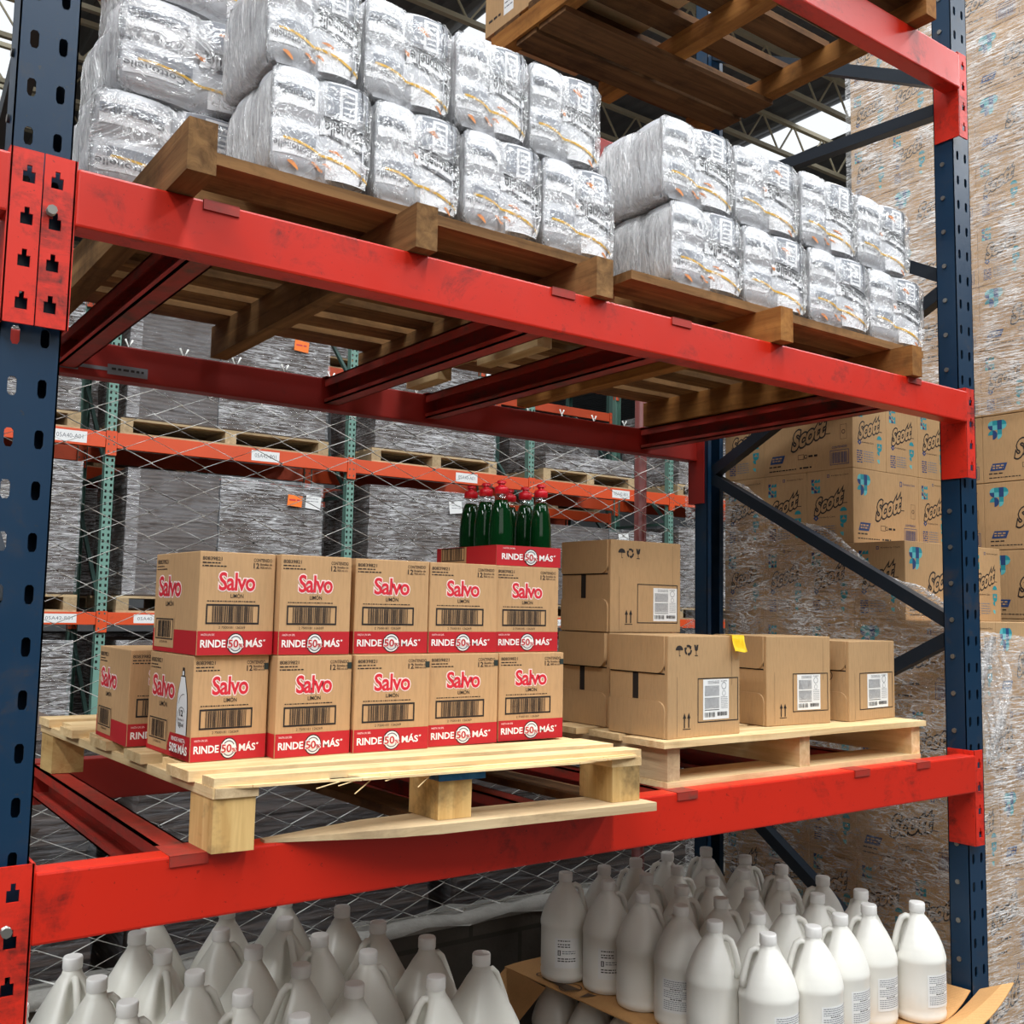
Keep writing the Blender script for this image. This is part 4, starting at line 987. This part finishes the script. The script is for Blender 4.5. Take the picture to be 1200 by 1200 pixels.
for i in range(n_+1):
    q = i/n_; T.append([(.60+.30*q, -.006-.0*q, .004+.050*max(0, q-.4)**1.5*2.2), (.64+.27*q, -.045-.02*q, .008+.075*q**1.6), (.70+.235*q, -.085-.03*q*(1-q), .004+.085*q**1.4)])
T2 = [[Vector(p) for p in r_] for r_ in T]; A = [[b.bm.verts.new(p) for p in r_] for r_ in T2]; B_ = [[b.bm.verts.new(p-Vector((0, 0, .0034))) for p in r_] for r_ in T2]
for i in range(n_):
    for j in range(2):
        b.bm.faces.new((A[i][j], A[i][j+1], A[i+1][j+1], A[i+1][j])).material_index = k; b.bm.faces.new((B_[i][j], B_[i+1][j], B_[i+1][j+1], B_[i][j+1])).material_index = k
    for j in (0, 2): b.bm.faces.new((A[i][j], A[i+1][j], B_[i+1][j], B_[i][j])).material_index = k
for i in (0, n_):
    for j in range(2): b.bm.faces.new((A[i][j], B_[i][j], B_[i][j+1], A[i][j+1])).material_index = k
b.build('bent_flap', ts, recalc=True)
# supports below
def low_pallet(loc, w_, d_, label):
    t = thing('wooden_pallet', label, 'pallet', loc)
    for xa in (0, w_/2-.05, w_-.1):
        for ya in (0, d_/2-.05, d_-.1): wpart(t, 'block', xa, xa+.1, ya, ya+.1, 0, .076, 'grey_y')
    for i in range(6): ya = (d_-.1)*i/5; wpart(t, 'deck_board', 0, w_, ya, ya+.1, .0765, .0945, 'grey_x')
    return t
low_pallet((1.58, .03, 0), .835, 1.0, 'grey pallet on the floor under the right jugs')
low_pallet((.08, .12, 0), .95, 1.0, 'grey pallet on the floor under the left jugs')
for i in range(2):
    for j in range(2):
        t = thing('jug_case', 'closed jug case below the left jugs, %s' % ('front left', 'back left', 'front right', 'back right')[2*i+j], 'carton', (.08+.478*i, .12+.502*j, .0955))
        b = MB(); b.box(0, .474, 0, .498, 0, .3045, 'plain_board', bevel=.003); b.build('carton_body', t)
        b = MB(); b.box(.20, .26, -.001, .499, .3046, .3049, 'sheet_board'); b.build('sealing_tape', t)

# ------------------------------------------------------------------ tissue cartons in the next aisle position
TLn, TSn, TBH = .38, .19, .2545
def pattern(b, fr, u, v, c, nx, ny, seed):
    rg = random.Random(seed)
    for i in range(nx):
        for j in range(ny):
            if rg.random() < .22: continue
            m = rg.choice(('teal_ink', 'navy_ink', 'aqua_ink', 'teal_ink')); a0 = rg.choice((0, 1, 2, 3)); cx, cy = u+i*c, v+j*c
            o = [(0, 0), (c, 0), (c, c), (0, c)][a0]; s_ = a0*PI/2
            b.poly(fr, [(cx+o[0], cy+o[1])]+[(cx+o[0]+c*math.cos(s_+PI/2*q/6), cy+o[1]+c*math.sin(s_+PI/2*q/6)) for q in range(7)], m, 1)
def bird(b, fr, u, v, c):
    cells = [(0, 3, 'aqua_ink', 1), (1, 3, 'teal_ink', -1), (2, 3, 'navy_ink', -1), (3, 3, 'teal_ink', 0), (0, 2, 'navy_ink', 2), (1, 2, 'aqua_ink', -1), (2, 2, 'navy_ink', -1), (0, 1, 'teal_ink', 1), (1, 1, 'navy_ink', 0), (2, 1, 'teal_ink', -1), (1, 0, 'navy_ink', 3), (2, 0, 'aqua_ink', 3), (3, 2, 'aqua_ink', 3)]
    for i, j, m, q in cells:
        cx, cy = u+i*c, v+j*c
        if q < 0: b.rect(fr, cx, cx+c, cy, cy+c, m, 1); continue
        o = [(0, 0), (c, 0), (c, c), (0, c)][q]; s_ = q*PI/2
        b.poly(fr, [(cx+o[0], cy+o[1])]+[(cx+o[0]+c*math.cos(s_+PI/2*t_/6), cy+o[1]+c*math.sin(s_+PI/2*t_/6)) for t_ in range(7)], m, 1)
def scott(b, fr, u0, u1, v0, v1, slope=.30):
    ref = ('Scott', .03, .28)
    b.text(fr, 'Scott', u0, u1, v0, v1, 'black_ink', 1, bold=.10, shear=.28, slope=slope, ref=ref)
    b.text(fr, 'Scott', u0, u1, v0, v1, 'tissue_board', 2, bold=.03, shear=.28, slope=slope)
    b.rect(fr, u1-.10*(u1-u0), u1+.12*(u1-u0), v0+.16*(u1-u0), v0+.18*(u1-u0), 'black_ink', 1)
def long_print(b, fr, w_, h_):
    bird(b, fr, w_*.06, h_*.64, h_*.072)
    scott(b, fr, w_*.33, w_*.72, h_*.40, h_*.66)
    b.frame(fr, w_*.70, w_*.735, h_*.83, h_*.90, .003, 'navy_ink'); b.text(fr, 'Kimberly-Clark', w_*.75, w_*.94, h_*.845, h_*.885, 'navy_ink')
    b.poly(fr, [(w_*.07, h_*.17), (w_*.22, h_*.17), (w_*.25, h_*.28), (w_*.10, h_*.28)], 'navy_ink'); b.dashes(fr, w_*.10, w_*.22, h_*.235, h_*.02, 'tissue_board', 2, 3); b.dashes(fr, w_*.10, w_*.21, h_*.20, h_*.02, 'tissue_board', 2, 4)
    b.dashes(fr, w_*.06, w_*.2, h_*.12, h_*.018, 'black_ink', 1, 5); b.dashes(fr, w_*.06, w_*.38, h_*.06, h_*.014, 'black_ink', 1, 6); b.dashes(fr, w_*.42, w_*.56, h_*.06, h_*.022, 'black_ink', 1, 8)
    b.frame(fr, w_*.40, w_*.47, h_*.19, h_*.26, .0015, 'black_ink'); b.ring(fr, w_*.49, h_*.225, h_*.02, h_*.028, 'black_ink', 1, 14); b.dashes(fr, w_*.52, w_*.62, h_*.21, h_*.028, 'black_ink', 1, 9)
    b.frame(fr, w_*.76, w_*.96, h_*.06, h_*.26, .0018, 'navy_ink'); b.barcode(fr, w_*.775, w_*.945, h_*.08, h_*.23, 'navy_ink', 1, 4, 26); b.text(fr, 'CONTENIDO', w_*.78, w_*.94, h_*.285, h_*.315, 'navy_ink', bold=.01)
    b.frame(fr, w_*.87, w_*.94, h_*.40, h_*.60, .0012, 'brown_ink'); b.ring(fr, w_*.905, h_*.5, h_*.02, h_*.03, 'brown_ink', 1, 12)
def short_print(b, fr, w_, h_):
    pattern(b, fr, w_*.10, h_*.70, h_*.048, 3, 4, 5)
    scott(b, fr, w_*.17, w_*.80, h_*.46, h_*.68, .34)
    b.frame(fr, w_*.45, w_*.50, h_*.90, h_*.94, .002, 'navy_ink'); b.text(fr, 'Kimberly-Clark', w_*.54, w_*.92, h_*.905, h_*.93, 'black_ink')
    b.poly(fr, [(w_*.14, h_*.355), (w_*.20, h_*.315), (w_*.26, h_*.355), (w_*.20, h_*.40)], 'navy_ink'); b.poly(fr, [(w_*.18, h_*.355), (w_*.20, h_*.34), (w_*.22, h_*.355), (w_*.20, h_*.37)], 'tissue_board', 2); b.text(fr, 'Kimberly-Clark', w_*.28, w_*.62, h_*.345, h_*.375, 'black_ink')
    for q in range(6): b.dashes(fr, w_*.12, w_*.28, h_*(.08+.03*q), h_*.016, 'navy_ink', 1, q)
    for q in range(5): b.dashes(fr, w_*.32, w_*.62, h_*(.10+.033*q), h_*.014, 'grey_ink', 1, q+9)
    pattern(b, fr, w_*.72, h_*.10, h_*.055, 2, 7, 9)
def tissue_box(long_front):
    lx, ly = (TLn, TSn) if long_front else (TSn, TLn)
    t = thing('tissue_carton', '', 'carton')
    b = MB(); b.box(0, lx, 0, ly, 0, TBH, 'tissue_board', bevel=.002); b.build('carton_body', t)
    b = MB(); (long_print if long_front else short_print)(b, front(), lx, TBH); b.build('front_printing', t)
    b = MB(); (short_print if long_front else long_print)(b, leftf(ly), ly, TBH); b.build('end_printing', t)
    b = MB(); fr = leftf(ly); b.rect(fr, ly*.5-.022, ly*.5+.022, TBH*.80, TBH*.999, 'wrap_thin', 3) if False else b.rect(Fr((0, 0, TBH), (1, 0, 0), (0, 1, 0), (0, 0, 1)), 0.004, lx-.004, ly*.48, ly*.52, 'sheet_board', 1); b.build('sealing_tape', t)
    return t
tb = {True: tissue_box(True), False: tissue_box(False)}; tfirst = {True: True, False: True}
def put_tissue(lf_, x, y, z, label, group):
    place(tb[lf_], tfirst[lf_], (x, y, z), 0, label, group=group); tfirst[lf_] = False
NZ0 = .19; NX = 2.60
for k in range(8):
    z = NZ0+k*(TBH+.0005); y0 = {5: .318, 6: .508, 7: .508}.get(k, .13)
    free = k >= 5; name = ORD[k]
    y = y0; i = 0
    # corner box first
    if k in (7,): seq = [False, True]               # long side faces left
    elif k in (2, 4): seq = [False, True, True, True, True]
    elif k in (0,): seq = [True, False, True, False]
    else: seq = [True]*6
    while y < 1.05 and i < len(seq)+3:
        lf_ = seq[i] if i < len(seq) else True
        put_tissue(lf_, NX, y, z, 'tan tissue carton by the upright, %s layer up, %s from corner along left side' % (name, ORD[i]), 'tissue cartons stacked behind the right upright')
        y += (TSn if lf_ else TLn)+.001; i += 1
    # boxes along the face towards the aisle
    x = NX+(TLn if seq[0] else TSn)+.001; j = 0
    for lf_ in ((False,) if k in (6,) else (False, False) if k == 7 else (False,) if seq[0] else (True,)):
        put_tissue(lf_, x, y0, z, 'tan tissue carton by the upright, %s layer up, %s right of the corner' % (name, ORD[j]), 'tissue cartons stacked behind the right upright')
        x += (TLn if lf_ else TSn)+.001; j += 1
low_pallet((2.60, .13, .0945), .60, 1.2, 'grey pallet under the tissue cartons') if False else None
t = thing('wooden_pallet', 'grey pallet on the floor under the tissue cartons', 'pallet', (2.60, .13, 0))
for xa in (0, .25, .5):
    for ya in (0, .45, .9): wpart(t, 'block', xa, xa+.1, ya, ya+.1, 0, .165, 'grey_y')
for i in range(7): wpart(t, 'deck_board', 0, .62, .17*i, .17*i+.1, .1655, .189, 'grey_x')
# film hanging on the near stack: slack diagonal edge from back top to front
wn = thing('stretch_wrap', 'torn stretch film hanging in folds over the lower tissue cartons', 'stretch film', (NX, .13, .2))
b = MB(); n, mz = 40, 26; k_ = b.mi('wrap_near'); G = []
for i in range(n+1):
    row = []; s_ = i/n; y = -.02+1.16*s_
    ztop = 1.245+.62*max(0, s_)**.85+.02*math.sin(s_*19)
    for j in range(mz+1):
        v = j/mz; q = Vector((s_*9, v*9, 2.2)); row.append(b.bm.verts.new((-.014-.008*abs(mnoise.noise(q))-.006*v, y, ztop*v)))
    G.append(row)
for i in range(n):
    for j in range(mz): f = b.bm.faces.new((G[i][j], G[i+1][j], G[i+1][j+1], G[i][j+1])); f.material_index = k_; f.smooth = True
G2 = []
for i in range(13):
    row = []; s_ = i/12; x = -.014+.66*s_
    for j in range(mz+1): v = j/mz; row.append(b.bm.verts.new((x, -.022-.006*abs(mnoise.noise(Vector((s_*7, v*9, 5)))), (1.245-.05*s_)*v)))
    G2.append(row)
for i in range(12):
    for j in range(mz): f = b.bm.faces.new((G2[i][j], G2[i+1][j], G2[i+1][j+1], G2[i][j+1])); f.material_index = b.mi('wrap_far'); f.smooth = True
b.build('film_sheet', wn)
b = MB()      # rolled hem of the torn edge
pts = [(-.024-.004*math.sin(i), -.02+1.16*i/n, 1.245+.62*(i/n)**.85+.02*math.sin(i/n*19)) for i in range(n+1)]
b.tube(pts, [.006+.004*abs(math.sin(i*.9)) for i in range(n+1)], 'wrap_near', n=6); b.build('rolled_hem', wn)
b = MB()      # bunched tail by the upright
for q in range(6):
    pts = [(.02+.03*q+.01*math.sin(i*1.3+q), -.035-.01*math.sin(i+q), 1.22-.055*i) for i in range(8)]
    b.tube(pts, [.004+.010*math.sin(PI*i/7+.2) for i in range(8)], 'wrap_near', n=6)
b.build('bunched_tail', wn)

# far stack of the same cartons, wrapped high up
FX = 3.40; NB = 16
rg = random.Random(21)
for k in range(NB):
    z = .19+k*(TBH+.0025) if k else .19
    if k < 3: continue
    y = .12; i = 0; name = 'row %d' % k
    seq = rg.choice(([False, True, True, True], [True, True, False, True], [True, False, True, True], [False, False, True]))
    if k in (5, 6, 7): seq = [False, False, True]
    for lf_ in seq:
        if y > 1.0: break
        lab = 'tissue carton of far tall stack, %s visible row up, %s from aisle end' % ((ORD+['eleventh', 'twelfth', 'thirteenth'])[k-3], ORD[i])
        put_tissue(lf_, FX, y, z, lab, 'tissue cartons of the far tall stack'); y += (TSn if lf_ else TLn)+.001; i += 1
t = thing('carton_stack', 'lowest courses of the far tall stack of tissue cartons', 'carton stack', (FX, .12, 0)); b = MB(); b.box(0, .60, 0, .95, 0, .19+3*(TBH+.0025)-.003, 'tissue_board'); b.build('carton_body', t)
t = thing('carton_stack', 'inner cartons of the far tall stack behind its printed faces', 'carton stack', (FX+.385, .12, .19+3*(TBH+.0025))); b = MB(); b.box(0, .24, 0, .93, 0, 13*(TBH+.0025)-.01, 'tissue_board'); b.build('carton_body', t)
wf = thing('stretch_wrap', 'tight stretch film around the upper part of the far carton stack', 'stretch film', (FX, .12, 2.25))
b = MB(); n, mz = 30, 40; k_ = b.mi('wrap_far'); H_ = 2.05
def wrapgrid(P, n, H, z0):
    G = []
    for i in range(n+1):
        x, y, nx_, ny_ = P(i/n); row = []
        for j in range(mz+1):
            v = j/mz; d = .012+.006*mnoise.noise(Vector((x*8+y*8, v*22, 1))); row.append(b.bm.verts.new((x+nx_*d, y+ny_*d, z0+H*v+.012*mnoise.noise(Vector((x*3+y*3, 0, 3)))*(1 if j in (0, mz) else 0))))
        G.append(row)
    for i in range(n):
        for j in range(mz): f = b.bm.faces.new((G[i][j], G[i+1][j], G[i+1][j+1], G[i][j+1])); f.material_index = k_; f.smooth = True
wrapgrid(lambda s_: (0, .97-.98*s_, -1, 0), n, H_, 0); wrapgrid(lambda s_: (-.012+.66*s_, 0, 0, -1), 16, H_, 0); b.build('film_sheet', wf)

# ------------------------------------------------------------------ racks beyond the fence
RY = 7.0; RX = (-.35, 1.81, 3.975, 6.085, 8.14, 10.2)
def bg_frame(x, y, label, mat, holes, z1=6.2):
    t = thing('rack_upright', label, 'rack upright', (x-.04, y, 0), group='green rack uprights beyond the fence')
    for yy_, sg in ((0, 1), (1.0, -1)):
        b = MB()
        if holes and sg > 0:
            fr = Fr((0, yy_, 0), (1, 0, 0), (0, 0, 1), (0, -1, 0)); z = 0.0
            while z < z1:
                zc = z+.0254; b.plate(fr, 0, .082, z, z+.0508, [[(u-.0085, zc-.012), (u+.0085, zc-.012), (u+.0085, zc+.012), (u-.0085, zc+.012)] for u in (.021, .061)] if .9 < z < 5 else [], .003, mat); z += .0508
        else: b.box(0, .082, yy_-.003 if sg > 0 else yy_, yy_ if sg > 0 else yy_+.003, 0, z1, mat)
        for xs in (0, .079): b.box(xs, xs+.003, min(yy_, yy_+.06*sg), max(yy_, yy_+.06*sg), 0, z1, mat)
        b.build('column', t)
    z = .3
    while z < z1-1.2:
        b = MB(); b.bar((.041, .05, z), (.041, .95, z+.9), .03, .03, 'teal_dark', up=(1, 0, 0)); b.build('brace', t)
        b = MB(); b.bar((.041, .05, z), (.041, .95, z), .03, .03, 'teal_dark', up=(1, 0, 0)); b.build('brace', t); z += 1.1
    return t
pos = ('far left', 'second from left', 'third from left', 'fourth from left', 'fifth from left', 'far right')
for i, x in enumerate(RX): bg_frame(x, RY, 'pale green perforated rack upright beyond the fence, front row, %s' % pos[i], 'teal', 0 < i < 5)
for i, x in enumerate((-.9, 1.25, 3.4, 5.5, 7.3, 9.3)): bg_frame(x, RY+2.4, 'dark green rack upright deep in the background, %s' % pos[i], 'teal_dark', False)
lev = ((1.385, .10), (2.845, .13), (4.30, .12)); nm = ('lower', 'middle', 'upper')
for i in range(5):
    for q, (z, h) in enumerate(lev):
        for yo, rown in ((0, 'front row'), (2.4, 'deep row')):
            xs = RX if yo == 0 else (-.9, 1.25, 3.4, 5.5, 7.3, 9.3)
            t = thing('rack_beam', 'orange rack beam beyond the fence, %s level, %s, bay %s' % (nm[q], rown, ORD[i]), 'rack beam', (xs[i]+.042, RY+yo-.02, z-h), group='orange rack beams beyond the fence')
            L = xs[i+1]-xs[i]-.084
            b = MB(); b.box(.003, L-.003, 0, .05, 0, h, 'orange', bevel=.004); b.build('beam', t)
            for xe in (0, L):
                b = MB(); b.box(xe-.042 if xe == 0 else xe, xe if xe == 0 else xe+.042, -.004, .015, -.06, h+.01, 'orange')
                for zz_ in (-.03, .03, .09):
                    cx = xe-.021 if xe == 0 else xe+.021; b.rect(front((cx, -.004, zz_)), -.006, .006, -.008, .008, 'teal_dark', 1)
                b.build('connector', t)
            if yo == 0 and q < 2 and i in (0, 1, 2, 3):
                b = MB(); fr = front((0, 0, 0)); uu = L*(.55 if q else .10) if i != 0 else L*.90-.2
                b.rect(fr, uu, uu+.26, h*.15, h*.85, 'paper', 1); b.text(fr, '05A40-A01' if (i+q) % 2 else '05A42-B01', uu+.03, uu+.23, h*.38, h*.65, 'grey_ink', 2); b.build('location_label', t)
            t2 = copy_tree(t, (xs[i]+.042, RY+yo+1.0-.03, z-h), 0, 'rear orange rack beam beyond the fence, %s level, %s, bay %s' % (nm[q], rown, ORD[i]), skip=('location_label',))
def bg_pallet(x0, x1, y, z, label):
    t = thing('wooden_pallet', label, 'pallet', (x0, y, z), group='pallets on the racks beyond the fence'); L = x1-x0
    for xa in (0, L/2-.05, L-.1): wpart(t, 'stringer', xa, xa+.1, 0, .95, .016, .115, 'grey_y')
    for yy_ in (0, .42, .83): wpart(t, 'bottom_board', 0, L, yy_, yy_+.1, 0, .0158, 'grey_x')
    for i in range(6): wpart(t, 'deck_board', 0, L, .17*i, .17*i+.1, .1152, .135, 'grey_x')
def bg_load(x0, x1, y, z, h, label, split=None, tags=(), wrap='wrap_grey', d=.98, jag=.006):
    t = thing('wrapped_sheet_stack', label, 'wrapped stack', (x0, y, z), group='film-wrapped stacks beyond the fence'); L = x1-x0
    def pile(a, c, nme, hh):
        b = MB(); nz = max(4, int(hh/.05)); R = []; k = b.mi('sheets'); rr_ = random.Random(int(a*100+z*77))
        for j in range(nz+1):
            dx = rr_.uniform(-jag, jag); R.append([b.bm.verts.new((p+dx, q+rr_.uniform(-jag, jag), hh*j/nz)) for p, q in ((a, 0), (c, 0), (c, d), (a, d))])
        for A, B in zip(R, R[1:]):
            for j in range(4): b.bm.faces.new((A[j], A[(j+1) % 4], B[(j+1) % 4], B[j])).material_index = k
        b.bm.faces.new(R[0]).material_index = k; b.bm.faces.new(R[-1]).material_index = k; b.build(nme, t)
    segs = [(0, L)] if split is None else [(0, L*split-.01), (L*split+.01, L)]
    for i, (a, c) in enumerate(segs): pile(a, c, 'sheet_pile', h-(.03 if i else 0))
    b = MB(); n = 14; mz = 16
    def grid(P, m):
        G = []
        for i in range(n+1):
            x, y_, nx_, ny_ = P(i/n); row = []
            for j in range(mz+1):
                v = j/mz; dd = .016+.014*mnoise.noise(Vector((x*5+z, y_*5+x0, v*9))); row.append(b.bm.verts.new((x+nx_*dd, y_+ny_*dd, .01+(h-.005)*v)))
            G.append(row)
        for i in range(n):
            for j in range(mz): f = b.bm.faces.new((G[i][j], G[i+1][j], G[i+1][j+1], G[i][j+1])); f.material_index = b.mi(m); f.smooth = True
    for i, (a, c) in enumerate(segs):
        w0 = wrap if (split is None or i == 1) else 'wrap_thin'
        grid(lambda s_: (a-.014+(c-a+.028)*s_, 0, 0, -1), w0)
        if i == 0: grid(lambda s_: (a, d-(d+.014)*s_, -1, 0), wrap)
    if split is not None: grid(lambda s_: (-.01+.10*s_, -.012, 0, -1), wrap)
    b.build('film_wrap', t)
    for (u, v, m, wd, hh) in tags:
        b = MB(); fr = front((L*u, -.036, h*v)); ang = random.Random(int(u*100)).uniform(-.15, .15)
        b.poly(fr, [(a*math.cos(ang)-c*math.sin(ang), a*math.sin(ang)+c*math.cos(ang)) for a, c in ((0, 0), (wd, 0), (wd, hh), (0, hh))], m, 1)
        if m == 'orange_tag': b.dashes(fr, .02, wd-.02, hh*.45, hh*.14, 'logo_red', 3, 2)
        else: b.dashes(fr, .02, wd-.02, hh*.5, hh*.05, 'grey_ink', 3, 2); b.dashes(fr, .02, wd-.02, hh*.7, hh*.05, 'grey_ink', 3, 3)
        b.build('paper_tag', t)
    return t
for i, (x0, x1, h) in enumerate(((-.75, .55, .92), (.62, 1.75, .86), (1.82, 3.25, .90), (3.32, 4.6, .94))):
    bg_pallet(x0, x1, 1.75, .0006, 'pallet on the floor right behind the fence, %s from the left' % ORD[i])
    bg_load(x0+.03, x1-.03, 1.77, .137, h, 'dark wrapped sheet stack right behind the fence, %s from the left' % ORD[i], None, (), 'wrap_thin', jag=.014)
TG = lambda u, v: (u, v, 'orange_tag', .14, .10)
TWt = lambda u, v: (u, v, 'paper', .15, .12)
bays = [  # x0, x1, level z (beam top), height, split, tags
    (1.93, 3.72, 2.845, 1.22, .43, (TG(.80, .66), TWt(.80, .82))), (4.24, 5.62, 2.845, .86, None, ()), (6.3, 7.55, 2.845, .18, None, ()), (-.1, 1.55, 2.845, .9, .5, ()),
    (1.97, 3.70, 1.385, 1.05, .45, (TG(.80, .80), TWt(.90, .79))), (4.20, 5.62, 1.385, 1.10, None, (TWt(.62, .80),)), (6.25, 8.0, 1.385, .86, .55, (TWt(.62, .80), TG(.66, .55))), (-.2, 1.60, 1.385, 1.06, None, ()),
    (8.3, 9.6, 2.845, .9, None, ()), (8.3, 9.7, 1.385, .95, None, ())]
lv = lambda z: 'middle' if z > 2 else 'lower'
names = ('second bay', 'third bay', 'fourth bay', 'left bay')
for i, (x0, x1, z, h, sp, tg) in enumerate(bays):
    nmn = names[i % 4] if i < 8 else 'right bay'
    bg_pallet(x0-.05, x1+.02, RY+.0, z+.0006, 'pallet on the %s beam beyond the fence, %s' % (lv(z), nmn))
    bg_load(x0, x1, RY+.03, z+.137, h, 'grey film-wrapped sheet stack beyond the fence, %s shelf, %s' % (lv(z), nmn), sp, tg)
for i, (x0, x1) in enumerate(((-.2, 1.6), (1.95, 3.7), (4.15, 5.8), (6.25, 8.0), (8.3, 9.9))):
    bg_pallet(x0-.05, x1+.02, RY, .0006, 'pallet on the floor beyond the fence, %s bay' % ORD[i]); bg_load(x0, x1, RY+.03, .137, 1.02, 'dark wrapped sheet stack on the floor beyond the fence, %s bay' % ORD[i], .5, (), 'wrap_grey', jag=.012)
for i, (x0, x1) in enumerate(((-.7, 1.1), (1.4, 3.2), (3.6, 5.3), (5.7, 7.1), (7.5, 9.1))):
    for q, z in enumerate((0.0, 1.385, 2.845, 4.30)):
        if (i, q) in ((2, 2), (3, 2), (4, 3), (1, 3)): continue
        bg_pallet(x0, x1, RY+2.4, z+.0006, 'pallet in the deep row, level %s, bay %s' % (ORD[q], ORD[i])); bg_load(x0+.03, x1-.03, RY+2.43, z+.137, (1.0, 1.1, .95, 1.1)[q], 'grey wrapped stack in the deep background row, %s level, %s bay' % (ORD[q], ORD[i]), None, ())
